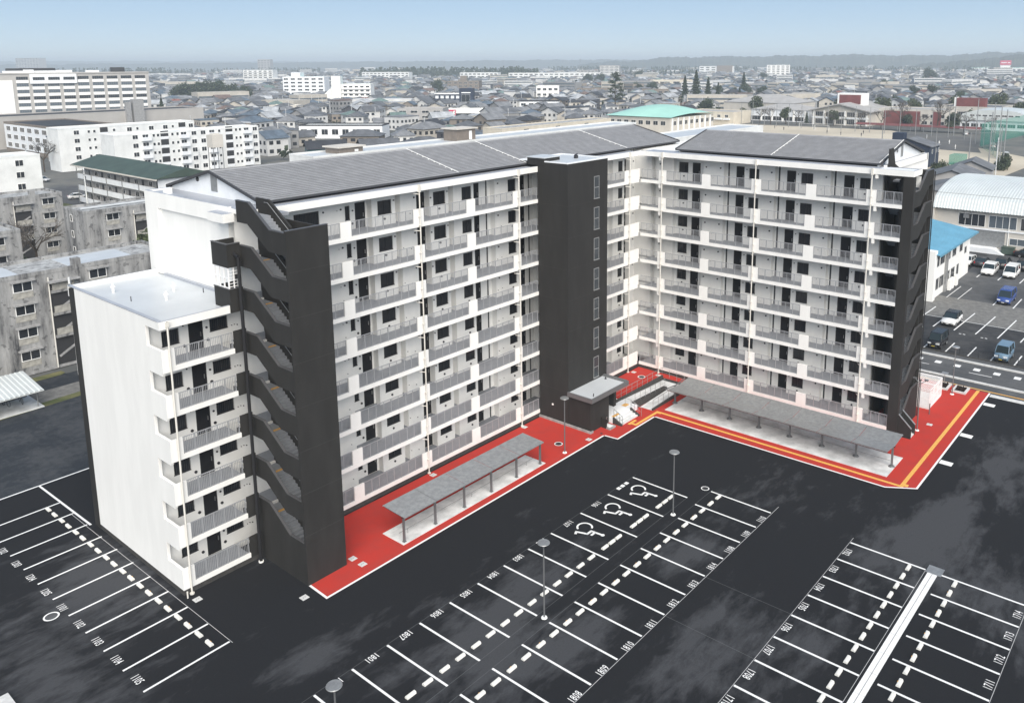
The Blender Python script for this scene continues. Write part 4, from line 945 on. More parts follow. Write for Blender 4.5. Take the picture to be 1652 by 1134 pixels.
def block(name, label, x0, y0, wx, wy, h, wall, roof, rz=0., par=.5, cat='building', group=None, rim=None):
    t = thing(name, label, cat, (x0, y0, 0), rz, group)
    part('wall', MB().box(0, 0, 0, wx, wy, h), wall, t)
    rm = rim or wall; q = .22
    r = part('roof', MB().box(q, q, h+.002, wx-q, wy-q, h+.06), roof, t)
    part('parapet', MB().box(-.04, -.04, h+.001, wx+.04, q, h+par).box(-.04, wy-q, h+.001, wx+.04, wy+.04, h+par).box(-.04, q, h+.001, q, wy-q, h+par).box(wx-q, q, h+.001, wx+.04, wy-q, h+par), rm, r)
    return t
# --- old stained four-storey blocks
def old_block(label, x0, y0, wx, wy, wins, stairs, h=10.9, floors=4, sidewin=()):
    t = block('old_apartment_block', label, x0, y0, wx, wy, h, 'old_wall', 'old_roof', par=.42, cat='apartment building', group='derelict concrete apartment blocks')
    for a in wins:
        for k in range(floors):
            win(t, 'f', a, 1.75+2.57*k, 1.75, .95, hood=True)
            bit(t, 'sill_panel', a-.1, -.03, .95+2.57*k, a+1.85, -.001, 1.6+2.57*k, 'old_panel')
    for a in stairs:
        part('stairwell', MB().box(a, -.02, .1, a+2.5, .0, h-.9), 'iron', t)  # flat dark panel on the wall, painted shade of the open recess
        for k in range(floors):
            bit(t, 'stair_landing', a, -.35, 2.15+2.57*k-1.2, a+2.5, -.021, 2.45+2.57*k-1.2, 'old_wall') if k else None
            bit(t, 'landing_wall', a+.15, -.30, 2.45+2.57*k-1.2, a+2.4, -.18, 3.2+2.57*k-1.2, 'old_panel') if k else None
            b = MB().bar((a+.2, -.05, 1.3+2.57*k), (a+2.3, -.05, 2.5+2.57*k), .06, .25); part('stair', b, 'concrete_dark', t)
        part('canopy', MB().box(a-.3, -.9, h-1.0, a+2.9, -.001, h-.85), 'concrete_dark', t)
        part('chimney', MB().box(a+2.6, -.02, h-.6, a+3.4, .9, h+1.15), 'old_wall', t)
    part('drain_pipe', MB().tube((stairs[0]-.12, -.12, .1), (stairs[0]-.12, -.12, h-.4), .07, n=8), 'pipe', t)
    for z in (.85,): part('base_band', MB().box(-.03, -.03, 0, wx+.03, -.001, .35), 'concrete_dark', t)
    for a, k in sidewin: win(t, 'l', a, 1.6+2.57*k, .7, 1.0, cols=1)
    return t
g1 = old_block('peeling grey four-storey block left behind the white end wall', -76, 70.5, 68, 7.6, [50.9, 42.6, 58.6], [54.4])
for i, (x, y, wx, wy) in enumerate(((46, 1.0, 6, 5.5), (57, 1.4, 7, 5))): part('roof_sheet', MB().box(x, y, 10.97, x+wx, y+wy, 11.02+.02*i), 'membrane', g1)
old_block('stained grey block farther back at the left, facing the first one', -60, 99, 45, 7.6, [41.2, 33], [37])
g4 = old_block('stained grey block with pale side wall right behind the white building', -4.1, 106.3, 34, 7.6, [3.4, 15, 23], [7.6, 19], sidewin=((5.0, 3), (5.0, 2), (5.0, 1)))
old_block('dark-stained grey block with recessed stairwell behind the bare trees', -58, 131, 60, 7.6, [56.8, 46, 38], [52.4, 42])
part('roof_pipe', MB().tube((1, 3.5, 11.2), (30, 3.5, 11.2), .15, n=8).box(14, 3, 11, 17, 6, 11.6), 'membrane', g4)
# --- white five-storey blocks
def white_block(label, x0, y0, wx, wy, h, spec, floors, roof='block_white', par=.4, wall='block_white', pitch=2.62, group='white apartment blocks'):
    t = block('white_apartment_block', label, x0, y0, wx, wy, h, wall, roof, par=par, cat='apartment building', group=group)
    for kind, a in spec:
        for k in range(floors):
            z = 1.0+pitch*k
            if kind == 'w': win(t, 'f', a, z, 1.5, 1.25)
            elif kind == 's': win(t, 'f', a, z+.3, .7, .8, cols=1)
            elif kind == 'b':
                win(t, 'f', a+.4, z-.4, 1.7, 1.75); bit(t, 'balcony', a, -1.0, z-.7, a+2.7, -.01, z+.35, 'white_cool')
            elif kind == 'r': part('stair_opening_shade', MB().box(a, -.03, z+.2, a+2.4, -.002, z+1.9), 'iron', t); bit(t, 'stair_wall', a, -.12, z-.6, a+2.4, -.031, z+.2, 'white_cool')  # stair openings: shade inside painted as a flat dark panel
    return t
wb = [('w', 5.4), ('b', 7.9), ('s', 11.3), ('s', 12.6), ('r', 13.7), ('s', 17.0), ('s', 18.6), ('b', 19.6), ('w', 23.4), ('w', 26.4), ('b', 28.8), ('s', 32.2), ('r', 34.7), ('s', 38.0), ('s', 39.4), ('b', 40.7), ('w', 44.3)]
t = white_block('white balconied block with water tanks in front of its right half', 50.1, 224, 46.4, 9, 12.6, wb, 5)
for x in (8, 12, 16, 33, 36): bit(t, 'roof_vent', x, 3, 12.65, x+1.2, 4.2, 13.1, 'white_cool')
white_block('white block standing partly behind the balconied white block', 46.9, 256, 44, 9, 13.3, [('w', 4.6), ('s', 8.7), ('s', 10.4), ('r', 12.5), ('s', 16.5), ('w', 21), ('s', 24), ('w', 28.2), ('w', 33), ('s', 36), ('r', 38.4), ('w', 42)], 5)
white_block('white block cut by the left edge above the derelict roofs', -45, 178, 60, 9, 13.4, [('w', 55), ('w', 46.5), ('s', 44), ('s', 49.3), ('w', 41), ('w', 33)], 5)
t = white_block('long cream four-storey block along the ridge of the long wing', 147, 160, 62, 9, 11.3, [('w', 4), ('s', 8), ('r', 11), ('s', 15), ('w', 18), ('w', 24), ('r', 28), ('w', 32), ('s', 37), ('w', 40), ('r', 45), ('w', 49), ('w', 55), ('s', 59)], 4, 'old_roof', wall='block_cream')
t = white_block('white-roofed block with brown roof huts just behind the grey ridge', 48, 122, 122, 9, 13.6, [('w', 4+6*i) for i in range(19)], 5, 'membrane')
for x, zt in ((8, 14.9), (44, 16.6)):
    h_ = part('roof_hut', MB().box(x, 2, 13.62, x+6.5, 7, zt), 'brown_brick', t); part('hut_roof', MB().box(x-.5, 1.5, zt, x+7, 7.5, zt+.3), 'cream_wall', h_); part('hut_door', MB().box(x+4.2, 1.95, 13.9, x+5.2, 1.999, zt-.5), 'white_trim', h_)
t = white_block('white flat-roofed block beyond the ridge end near the green hall', 134, 90, 62, 12, 12.4, [('w', 4+5*i) for i in range(11)], 4, 'membrane')
# --- gallery block with green roof
t = thing('gallery_apartment', 'three-storey gallery flats with dark green roof and white poles', 'apartment building', (26.3, 147, 0))
part('wall', MB().box(1.6, 0, 0, 12, 42, 9.2), 'block_grey', t); part('gable_end', MB().box(0, -.1, 0, 12, 0, 9.3), 'white_cool', t)
r = part('roof', MB().prism([(-.9, 9.5), (12.6, 9.5), (6, 11.4)], -1, 43, 'y'), 'roof_green', t); part('eave', MB().box(-1.0, -1.1, 9.2, -.6, 43.1, 9.5), 'cream_wall', r)
for k in range(3):
    bit(t, 'gallery_parapet', -.05, .1, .4+2.9*k, .12, 42, 1.6+2.9*k, 'white_cool'); bit(t, 'gallery_floor', .12, 0, .2+2.9*k, 1.6, 42, .42+2.9*k, 'block_grey')
    for i in range(6): bit(t, 'door', 1.52, 3+7*i, .45+2.9*k, 1.59, 3.9+7*i, 2.4+2.9*k, 'frame'); win(t, 'l', 7.5+7*i, 1.3+2.9*k, 1.6, 1.0, y=1.6)
for i in range(6): bit(t, 'pole', -.25, .5+8.2*i, 0, -.12, .62+8.2*i, 9.3, 'galv')
win(t, 'f', 1.6, 7.2, .6, 1., cols=1, y=-.1); win(t, 'f', 4.0, 7.2, 1.4, 1., y=-.1); win(t, 'f', 4.0, 4.4, 1.4, 1., y=-.1)
t = thing('water_tank', 'white water tank on a frame in front of the white balconied block', 'water tank', (66, 196, 0)); part('tank', MB().box(-1.6, -1.6, 10, 1.6, 1.6, 13.6).box(-.9, -.9, 13.6, .9, .9, 13.9), 'cream_wall', t)
for x in (-1.4, 1.4):
    for y in (-1.4, 1.4): part('leg', MB().tube((x, y, 0), (x, y, 10), .12, n=6), 'galv', t)
# --- large grey and white office block at upper left
t = thing('office_block', 'large grey and white seven-storey block at the upper left', 'building', (55, 519.5, 0), R(-13.9))
Wd = 132
part('wall', MB().box(0, 0, 0, Wd, 16, 28), 'hotel_grey', t); part('side_panel', MB().box(30, -.3, 0, 62, -.01, 24.6), 'white', t)
r = part('roof', MB().box(-.3, -.4, 28, Wd+.3, 16.3, 28.7), 'hotel_grey', t); part('roof_plant', MB().box(60, 5, 28.7, 84, 11, 31.2).box(113, 5, 28.7, 120, 10, 31.4), 'roof_black', r); part('plant_screen', MB().box(58, 4, 28.7, 86, 4.5, 29.8).box(68, 3, 28.7, 73, 6, 30.4).box(84, 3, 28.7, 92, 6, 30.0).box(99, 3, 28.7, 106, 6, 29.8), 'white_cool', r)
for i in range(9):
    a = 63.5+7.55*i
    for k in range(7):
        win(t, 'f', a+.4, 1.7+3.72*k+.8, 5.6, 1.7, cols=5, fr='galv', gl='glass_pale' if (i*3+k) % 3 else 'glass'); bit(t, 'spandrel', a+.2, -.25, 1.7+3.72*k-1.0, a+6.2, -.01, 1.7+3.72*k+.6, 'white')
part('upper_bay', MB().box(70.3, -1.2, 22.6, 93.5, -.3, 27.9), 'white_cool', t)
for i in range(3): win(t, 'f', 71.8+7.5*i, 24.6, 5.6, 1.6, cols=5, fr='galv', y=-1.2)
# --- brown school block
t = block('school_block', 'brown brick-ended building with white window front at the left', 60, 300, 22, 46, 11, 'brown_brick', 'roof_black', cat='building')
part('front_panel', MB().box(-.12, .5, 1.5, -.001, 45.5, 10.6), 'white_cool', t)
for k in range(3):
    for i in range(6): win(t, 'l', 7+7.2*i, 2.1+3.1*k, 4.2, 1.6, cols=3, y=-.12)
for x in (6, 14): win(t, 'f', x, .8, 2.4, 1.8)
block('long_low_building', 'long dark-roofed low building in front of the big office block', 40, 352, 105, 22, 12.5, 'hotel_grey', 'roof_black')
tag(part('chimney_stack', MB().box(112, 350.0, 0, 116.5, 353, 18).box(109, 350.2, 0, 111, 352, 17), 'concrete_dark'), 'twin concrete chimney stacks in front of the big office block', 'chimney')
# --- blue roofed building and hall in the neighbour's yard
t = thing('blue_roofed_building', 'two-storey white building with a bright blue roof beside the car park', 'building', (66.9, 1.75, 0))
part('wall', MB().box(0, 0, 0, 19.6, 9, 6.6), 'white', t)
r = MB(); n = 30
for i in range(n):
    a, b = -.7+21.8*i/n, -.7+21.8*(i+1)/n
    r.face([(a, -.8, 6.6), (a+.06, -.8, 6.66), (a+.06, 9.2, 8.3), (a, 9.2, 8.24)]); r.face([(a+.06, -.8, 6.66), (b, -.8, 6.6), (b, 9.2, 8.24), (a+.06, 9.2, 8.3)])
ro = part('roof', r.box(-.7, -.82, 6.35, 21.1, -.78, 6.62).box(-.7, 9.2, 7.0, 21.1, 9.4, 9.0), 'roof_blue', t)
part('pilaster', MB().box(-1.2, -.3, 0, .0, 2.0, 7.2), 'white', t)
for x, wd in ((1.0, 1.1), (2.8, 2.0), (6.5, 1.4), (9.2, 1.8), (13.3, 1.4)): win(t, 'f', x, 4.6, wd, 1.45, fr='galv')
for x, wd in ((1.0, 1.3), (2.9, 2.0), (6.8, 1.3), (9.0, 1.8), (12.2, 1.0)): win(t, 'f', x, 1.2, wd, 1.5, fr='galv')
win(t, 'f', 16.3, 3.8, 1.0, .9, fr='galv'); part('down_pipe', MB().box(5.3, -.35, 0, 5.9, -.001, 6.3), 'galv', t)
for x, y in ((6.2, -.75), (7.5, -.75), (9.6, -.8)):
    o = part('outdoor_unit', MB().box(x, y, .1, x+.9, y+.4, 1.7), 'white_trim', t)
t = thing('arched_hall', 'wide hall with a pale ribbed arched roof at the right edge', 'hall', (105, -70, 0))
L = 82.3; b = MB(); n = 24; seg = 165; RW = 31
def arch(u): return 7.1+4.2*max(0, math.sin(math.pi*u))**.38
for j in range(seg):
    y0, y1 = L*j/seg, L*(j+1)/seg; h = (y1-y0)*.2
    for i in range(n):
        u0, u1 = i/n, (i+1)/n; x0, x1 = -1.2+RW*u0, -1.2+RW*u1
        b.face([(x0, y0, arch(u0)), (x0, y0+h, arch(u0)+.07), (x1, y0+h, arch(u1)+.07), (x1, y0, arch(u1))][::-1]); b.face([(x0, y0+h, arch(u0)+.07), (x0, y1, arch(u0)), (x1, y1, arch(u1)), (x1, y0+h, arch(u1)+.07)][::-1])
part('roof', b, 'arch_pale', t)
part('roof_rail', MB().box(-.2, 0, 8.25, -.1, L, 8.33).box(1.2, 0, 9.55, 1.3, L, 9.63), 'galv', t)
part('wall', MB().box(0, .3, 0, 28.5, L-.3, 6.9), 'cream_wall', t)
part('end_wall', MB().prism([(-1.0+RW*i/n, arch(i/n)-.15) for i in range(n+1)]+[(RW-1.2, 0), (-1.0, 0)], L-.3, L-.05, 'y'), 'cream_wall', t)
for i in range(15): win(t, 'l', 82-5.0*i-4, 4.3, 4.3, 2.1, cols=4, gl='glass_pale' if i % 2 else 'glass')
for i in range(14): win(t, 'l', 69.5-3.0*i, 1.6, 2.4, 1.1, cols=2, gl='glass_pale')
part('roller_shutter', MB().box(-.06, 70.3, .9, -.001, 76.5, 3.7), 'galv', t); part('loading_dock', MB().box(-2.2, 71.5, 0, 0, 77, .85).prism([(71.5, 0), (69.8, 0), (71.5, .85)], -2.2, -.2, 'x'), 'white_cool', t)
part('wall_band', MB().box(-.2, .3, 3.75, -.001, L-.3, 4.0), 'white_cool', t); part('fan_box', MB().box(-.4, 76.3, 5.6, -.001, 77.2, 6.3), 'galv', t); part('drain_pipe', MB().tube((-.1, 69.8, 0), (-.1, 69.8, 7), .07, n=8), 'white_trim', t)
t = thing('dumpster', 'dark green dumpster against the hall wall', 'dumpster', (104.3, -1.5, .02)); part('bin', MB().prism([(-.9, .15), (.75, .15), (.75, 1.2), (-.75, 1.2)], 0, 1.9, 'y'), 'roof_green', t); part('lid', MB().box(-.8, -.05, 1.2, .8, 1.95, 1.32), 'roof_green', t)
for i, (x, y) in enumerate(((103.9, .05), (103.9, -2.1))):
    t = thing('traffic_cone', 'yellow cone %s the dumpster' % ('left of' if i == 0 else 'right of'), 'cone', (x, y, .02), group='yellow cones'); part('cone', MB().tube((0, 0, .04), (0, 0, .75), .16, .03, n=10), 'yellow', t); part('foot', MB().box(-.22, -.22, 0, .22, .22, .04), 'yellow', t)
# --- grey-roofed houses between hall and field, navy house
def house_parts(wx, wy, h, rise, kind, over=.5):
    w = MB().box(0, 0, 0, wx, wy, h); r = MB(); o = over
    if kind == 'hip':
        m_ = min(wx, wy)/2; a, b = (-o, -o), (wx+o, wy+o)
        p = [(a[0], a[1], h), (b[0], a[1], h), (b[0], b[1], h), (a[0], b[1], h)]
        if wx >= wy: q = [(m_, wy/2, h+rise), (wx-m_, wy/2, h+rise)]; r.face([p[0], p[1], q[1], q[0]]).face([p[1], p[2], q[1]]).face([p[2], p[3], q[0], q[1]]).face([p[3], p[0], q[0]])
        else: q = [(wx/2, m_, h+rise), (wx/2, wy-m_, h+rise)]; r.face([p[0], p[1], q[0]]).face([p[1], p[2], q[1], q[0]]).face([p[2], p[3], q[1]]).face([p[3], p[0], q[0], q[1]])
        r.face([(x, y, z-.02) for x, y, z in p][::-1])
    elif kind == 'gable':
        for s in (0, 1):
            pts = [(-o, -o, h-.15), (wx+o, -o, h-.15), (wx+o, wy/2, h+rise), (-o, wy/2, h+rise)] if s == 0 else [(-o, wy/2, h+rise), (wx+o, wy/2, h+rise), (wx+o, wy+o, h-.15), (-o, wy+o, h-.15)]
            r.face(pts); r.face([(x, y, z-.16) for x, y, z in pts][::-1])
        r.face([(-o, -o, h-.31), (wx+o, -o, h-.31), (wx+o, -o, h-.15), (-o, -o, h-.15)])
        for x, f in ((0, 1), (wx, 0)): q = [(x, 0, h), (x, wy, h), (x, wy/2, h+rise-.1)]; w.face(q[::-1] if f else q)
    else: r.box(-.15, -.15, h, wx+.15, wy+.15, h+.35)
    return w, r
t = thing('navy_house', 'navy blue house with grey gable roof right behind the stair tower', 'house', (221, 45, 0)); w_, r_ = house_parts(10, 14, 6.6, 2.2, 'gable'); part('wall', w_, 'navy', t); part('roof', r_, 'roof_grey', t); part('tower', MB().box(2, 9, 6, 5.5, 12.5, 10.2), 'navy', t)
for a in (4, 8, 11): win(t, 'l', a, 4.2, .9, 1.2, cols=1); win(t, 'f', a-2, 4.2, .9, 1.2, cols=1)
for i, (x, y, wx, wy) in enumerate(((150, 14, 16, 12), (172, 20, 18, 12), (196, 22, 12, 10))):
    t = thing('grey_roofed_house', 'low grey-roofed house behind the arched hall, %s of the row' % ('first', 'second', 'third')[i], 'house', (x, y, 0), R(8)); w_, r_ = house_parts(wx, wy, 3.6, 2.2, 'gable' if i else 'hip'); part('wall', w_, 'block_grey', t); part('roof', r_, 'roof_grey', t)
# --- mint hall
t = thing('mint_roofed_hall', 'sports hall with a curved mint green roof', 'hall', (264, 167, 0)); Wx, Wy = 39, 34; b = MB(); n = 20
def pz(u, v): return 8.6+4.6*(1-(2*u-1)**2)*(1-.75*(2*v-1)**2)
for i in range(n):
    for j in range(n): b.face([(-1+(Wx+2)*a, -1+(Wy+2)*c, pz(a, c)) for a, c in ((i/n, j/n), ((i+1)/n, j/n), ((i+1)/n, (j+1)/n), (i/n, (j+1)/n))])
part('roof', b, 'roof_mint', t, smooth=True); part('wall', MB().box(0, 0, 0, Wx, Wy, 8.3), 'beige', t)
for i in range(8): bit(t, 'pier', 1+4.9*i, -.4, 0, 1.8+4.9*i, -.01, 8.3, 'white_cool'); win(t, 'f', 2.6+4.9*i, 5, 2.4, 1.8); win(t, 'l', 5+4*i if i < 8 else 5, 5, 2.4, 1.8)
# --- school beyond the field
t = thing('school_hall', 'school hall with low gable front, white piers and red wall on top', 'school', (374, 117, 0))
part('wall', MB().prism([(0, 0), (30, 0), (30, 7.2), (15, 10.6), (0, 7.2)], 0, 40, 'x'), 'beige', t); part('roof', MB().prism([(-1.5, 7.0), (15, 10.8), (31.5, 7.0), (31.5, 7.5), (15, 11.4), (-1.5, 7.5)], -2, 41, 'x'), 'block_grey', t)
for i in range(6): bit(t, 'pier', -.6, .5+5.6*i, 0, -.01, 1.3+5.6*i, 7.4, 'white'); 
bit(t, 'floor_band', -.4, 0, 3.4, -.01, 30, 4.1, 'white_cool')
for i in range(5): win(t, 'l', 5.6+5.6*i, 4.4, 3.9, 2.4, cols=4, fr='white_trim'); win(t, 'l', 5.6+5.6*i, .6, 3.9, 2.4, cols=4)
rt = part('red_tower', MB().box(14, 8, 9, 22, 22, 16), 'white', t); part('red_panel', MB().box(13.9, 9.5, 10.4, 13.99, 21, 15.2), 'red_wall', rt)
t = block('school_wing', 'long pale school wing with red end walls beyond the field', 388, 84, 22, 33, 8.2, 'beige', 'block_grey', cat='school'); part('red_panel', MB().box(-.1, 12, 0, -.001, 30, 7.6).box(-.1, 2, 0, -.001, 6, 7.6), 'red_wall', t)
for i in range(3): win(t, 'l', 11-4*i, 4.6, 2.6, 1.6); win(t, 'l', 11-4*i, 1.2, 2.6, 1.6)
t = block('school_wing', 'second school wing with a red stair tower farther right', 420, 66, 30, 30, 8.6, 'beige', 'roof_grey', cat='school'); part('red_tower', MB().box(3, 8, 8.6, 8, 22, 13.4), 'red_wall', t); part('tower_pier', MB().box(2.7, 22, 8.6, 8, 23, 13.7), 'white', t)
for i in range(4): win(t, 'l', 28-7*i, 4.6, 4.6, 1.8, cols=4); win(t, 'l', 28-7*i, 1.4, 4.6, 1.8, cols=4)
t = thing('white_hall', 'white hall with curved roof and band of windows at the right', 'hall', (384, 46, 0)); part('wall', MB().box(0, 0, 0, 26, 30, 5), 'white_cool', t); part('roof', MB().prism([(-1, 4.6), (31, 4.6), (29, 7.6), (24, 9.2), (15, 9.8), (6, 9.2), (1, 7.6)], -1, 27, 'x'), 'arch_pale', t)
for i in range(7): win(t, 'l', 5+4*i, 1.4, 3.2, 1.6, cols=3)
for i in range(8): win(t, 'l', 6+2.8*i, 6.6, 2.0, .7, y=-1.01, cols=2)
t = block('school_wing', 'low cream school wing left of the tall conifers beyond the field', 345, 178, 20, 30, 6.2, 'block_cream', 'block_grey', cat='school')
for i in range(6): win(t, 'l', 5+4.6*i, 3.6, 1.8, 1.4); bit(t, 'balcony', -1.0, 2+4.6*i, 2.4, -.01, 5.8+4.6*i, 3.2, 'white_cool')
t = thing('gymnasium', 'grey school gymnasium with a wide pale gable roof behind the bare trees', 'gymnasium', (420, 178, 0)); w_, r_ = house_parts(34, 46, 8, 4.5, 'hip'); part('wall', w_, 'beige', t); part('roof', r_, 'block_grey', t)
t = thing('gymnasium', 'white two-storey school building with dark openings left of the gable hall', 'school', (382, 152, 0)); w_, r_ = house_parts(22, 34, 6.4, 2.8, 'hip'); part('wall', w_, 'white_cool', t); part('roof', r_, 'block_grey', t)
for i in range(5): bit(t, 'pier', -.5, 2+6.4*i, 0, -.01, 2.8+6.4*i, 6.2, 'white'); win(t, 'l', 8+6.4*i, .5, 5, 2.2, cols=3); 
t = thing('cycle_roof', 'low rust red lean-to roof along the school field', 'shelter', (356, 60, 0)); part('roof', MB().prism([(0, 2.3), (5, 2.9), (5, 3.0), (0, 2.4)], 0, 58, 'y'), 'red_wall', t)
for i in range(10): bit(t, 'post', .4, 1+6*i, 0, .6, 1.2+6*i, 2.35, 'galv')
# field poles and nets
pm = MB().tube((0, 0, 0), (0, 0, 12), .16, .12, n=6).mesh('pole', ['galv']); pm2 = MB().tube((0, 0, 0), (0, 0, 18), .2, .14, n=6).mesh('pole', ['galv'])
t = thing('ball_net', 'tall galvanised poles and wires of the ball net along the school field', 'net fence', (0, 0, 0)); wr = MB(); prev = None
for i in range(16): x, y = 350-1.2*i+.0, 176-7.2*i; put('pole', pm, t, (x, y, 0)); wr.tube((x, y, 11.9), (x-1.2, y-7.2, 11.9), .05, n=4) if i < 15 else None
pp = [(214, 32), (221, 28), (228, 26.5), (236, 27), (246, 30), (258, 33), (270, 37), (282, 40), (296, 46), (310, 52), (326, 60), (341, 68)]
for i, (x, y) in enumerate(pp):
    put('pole', pm2 if i % 2 else pm, t, (x, y, 0))
    if i+1 < len(pp): wr.tube((x, y, 11.8), (*pp[i+1], 11.8), .05, n=4)
for y in (45, 62): put('pole', pm, t, (227, y, 0))
part('wires', wr, 'galv', t)
part('net', MB().face([(300, 48, 0), (372, 44, 0), (372, 44, 9), (300, 48, 9)]).face([(258, 33, 0), (300, 48, 0), (300, 48, 8), (258, 33, 8)]), 'net_green', t)
tag(part('batting_cage', MB().box(232, 38, 0, 238, 42, 3.2), 'net_green'), 'green netted cage on the sand field', 'net cage')
for i, (x, y) in enumerate(((345, 138), (338, 127))):
    g_ = MB()
    for d in (0, 7): g_.tube((0, d, 0), (0, d, 2.4), .06, n=5)
    g_.tube((0, 0, 2.4), (0, 7, 2.4), .06, n=5).tube((1.5, 0, 0), (0, 0, 2.4), .04, n=4).tube((1.5, 7, 0), (0, 7, 2.4), .04, n=4)
    tag(part('goal', g_, 'white_trim', None, (x, y-3.5, .0)), 'white football goal on the sand field, %s' % ('left one' if i == 0 else 'right one'), 'goal', 'football goals')
# people on the field: one continuous low figure each
pb = MB()
def ring(z, a, b, x=0, y=0, n=8): return [(x+a*math.cos(2*math.pi*i/n), y+b*math.sin(2*math.pi*i/n), z) for i in range(n)]
def loft(b, rs):
    n = len(rs[0]); k = len(b.v)
    for r in rs: b.v += r
    for i in range(len(rs)-1):
        for j in range(n): b.f.append((k+i*n+j, k+i*n+(j+1) % n, k+(i+1)*n+(j+1) % n, k+(i+1)*n+j)); b.m.append(0)
    b.f.append(tuple(k+j for j in reversed(range(n)))); b.m.append(0); b.f.append(tuple(k+(len(rs)-1)*n+j for j in range(n))); b.m.append(0)
for s in (-1, 1):
    loft(pb, [ring(0, .06, .11, .03, s*.11), ring(.1, .05, .05, 0, s*.11), ring(.45, .065, .065, .01, s*.1), ring(.88, .09, .09, 0, s*.09)])
    loft(pb, [ring(.75, .035, .035, .06, s*.27), ring(1.1, .045, .045, 0, s*.26), ring(1.38, .06, .06, 0, s*.2)])
loft(pb, [ring(.82, .12, .17), ring(1.05, .11, .15), ring(1.3, .12, .19), ring(1.42, .07, .1), ring(1.5, .055, .055), ring(1.56, .08, .075), ring(1.66, .1, .085), ring(1.74, .06, .05)])
mat('cloth_white', (.75, .75, .73), .9); mat('cloth_dark', (.03, .03, .04), .9)
PW = pb.mesh('person', ['cloth_white']); PD = pb.mesh('person', ['cloth_dark'])
for x, y in ((296, 62), (303, 60), (284, 53), (322, 74)): tag(put('person', PW, None, (x, y, .03), random.uniform(0, 6)), 'person in white sports clothes standing on the dark infield', 'person', 'players in white on the infield')
for x, y in ((322, 118), (318, 110), (335, 150), (328, 142), (330, 104), (316, 100), (338, 160)): tag(put('person', PD, None, (x, y, .01), random.uniform(0, 6)), 'person in dark clothes standing on the pale sand field', 'person', 'people in dark clothes on the sand field')
# --- larger buildings in the town, each at its own place
def town_block(label, xl, yl, xr, yr, h, depth, wall, roof, floors, cols, rim=None, cat='building', gl='glass', bal=False):
    rz = math.atan2(yr-yl, xr-xl); wx = math.hypot(xr-xl, yr-yl)
    t = block('town_building', label, xl, yl, wx, depth, h, wall, roof, rz, .6, cat, rim=rim); fh = h/floors; cw = wx/cols
    for i in range(cols):
        for k in range(floors): win(t, 'f', cw*i+cw*.18, fh*k+fh*.32, cw*.6, fh*.42, cols=2, gl=gl, depth=.15)
    if bal:
        for k in range(1, floors): bit(t, 'balcony', .3, -1.1, fh*k-.2, wx-.3, -.01, fh*k+.75, 'white')
    return t
t = town_block('white balconied apartment block with a tall white stair fin', 347, 533, 366, 508, 16, 12, 'white', 'roof_mint', 5, 7, bal=True); part('stair_fin', MB().box(1, -3, 0, 4.0, 4, 23).box(5.2, -3, 0, 8.2, 4, 23).box(4.0, -2.5, 0, 5.2, 3, 22.5), 'white', t); part('slope_wing', MB().prism([(-9, 0), (0, 0), (0, 14), (-9, 6)], 0, 10, 'y'), 'white', t)
t = town_block('pale apartment tower with pale green roof edge', 391, 670, 413, 636, 20, 12, 'white_cool', 'roof_mint', 6, 6); part('roof_hut', MB().box(8, 1, 20, 17, 10, 24.5), 'white_cool', t)
town_block('distant banded apartment block at the left', 650, 1185, 674, 1140, 22, 14, 'block_white', 'block_grey', 7, 6, bal=True)
town_block('long white two-storey building far behind the white fin', 905, 1220, 948, 1140, 15, 18, 'block_white', 'block_grey', 4, 12)
town_block('long white building in front of the dark wood', 991, 1053, 1023, 990, 14, 18, 'block_white', 'block_white', 3, 9)
town_block('long white school right of the dark wood', 1045, 985, 1130, 845, 13, 18, 'block_white', 'block_grey', 3, 18)
t = town_block('tan apartment block behind the navy tower', 559, 625, 577, 596, 13, 14, 'brown_brick', 'roof_mint', 4, 6); part('lift_hut', MB().box(14, 0, 13, 21, 6, 19), 'brown_brick', t)
t = town_block('slim navy office tower with white lettering strip', 357, 398, 362.5, 390, 14.5, 8, 'navy', 'block_grey', 1, 1, rim='navy'); part('lettering', MB().box(1.6, -.2, 11.8, 8.2, -.1, 12.5), 'white_trim', t)
town_block('navy wing with two rows of pale windows left of the navy tower', 381, 450, 392, 433, 9.2, 9, 'navy', 'block_grey', 2, 5, gl='lampglass', rim='white')
town_block('white four-storey building with small square windows', 468, 422, 479, 407, 13, 12, 'white', 'block_white', 3, 4)
town_block('white low annexe with dark roof edge below the four-storey one', 355, 339, 370, 318, 7.5, 10, 'white_cool', 'roof_grey', 2, 5, rim='roof_black')
town_block('banded tan hotel far off under the hills', 1319, 986, 1336, 950, 24, 16, 'hotel_grey', 'block_grey', 8, 4, bal=True)
town_block('grey apartment pair left of the tan hotel', 1299, 1030, 1318, 989, 15, 14, 'block_grey', 'block_grey', 4, 6)
town_block('white slab tower right of the hill foot', 1404, 662, 1421, 624, 24, 14, 'white', 'block_white', 7, 5)
t = town_block('far white shopping centre with teal band', 2206, 495, 2245, 380, 12, 40, 'block_white', 'block_white', 1, 10, rim='roof_mint')
part('sign_tower', MB().box(62, 4, 12, 84, 10, 19), 'white', t); part('sign_board', MB().box(61, 3, 19, 85, 11, 30), 'sign_red', t); part('sign_band', MB().box(63, 2.6, 23.5, 75, 2.99, 25.5).box(77.5, 2.6, 23.5, 83, 2.99, 25.5), 'white_trim', t)
town_block('brown mansion block behind the mint hall', 572, 387, 585, 367, 8, 10, 'brown_brick', 'block_grey', 2, 5)
town_block('wide cream building behind the conifers', 819, 539, 845, 494, 9.5, 20, 'block_cream', 'block_cream', 2, 4)
town_block('tan mansion behind the tall pine', 561, 452, 581, 421, 8, 10, 'brown_brick', 'block_grey', 3, 7)
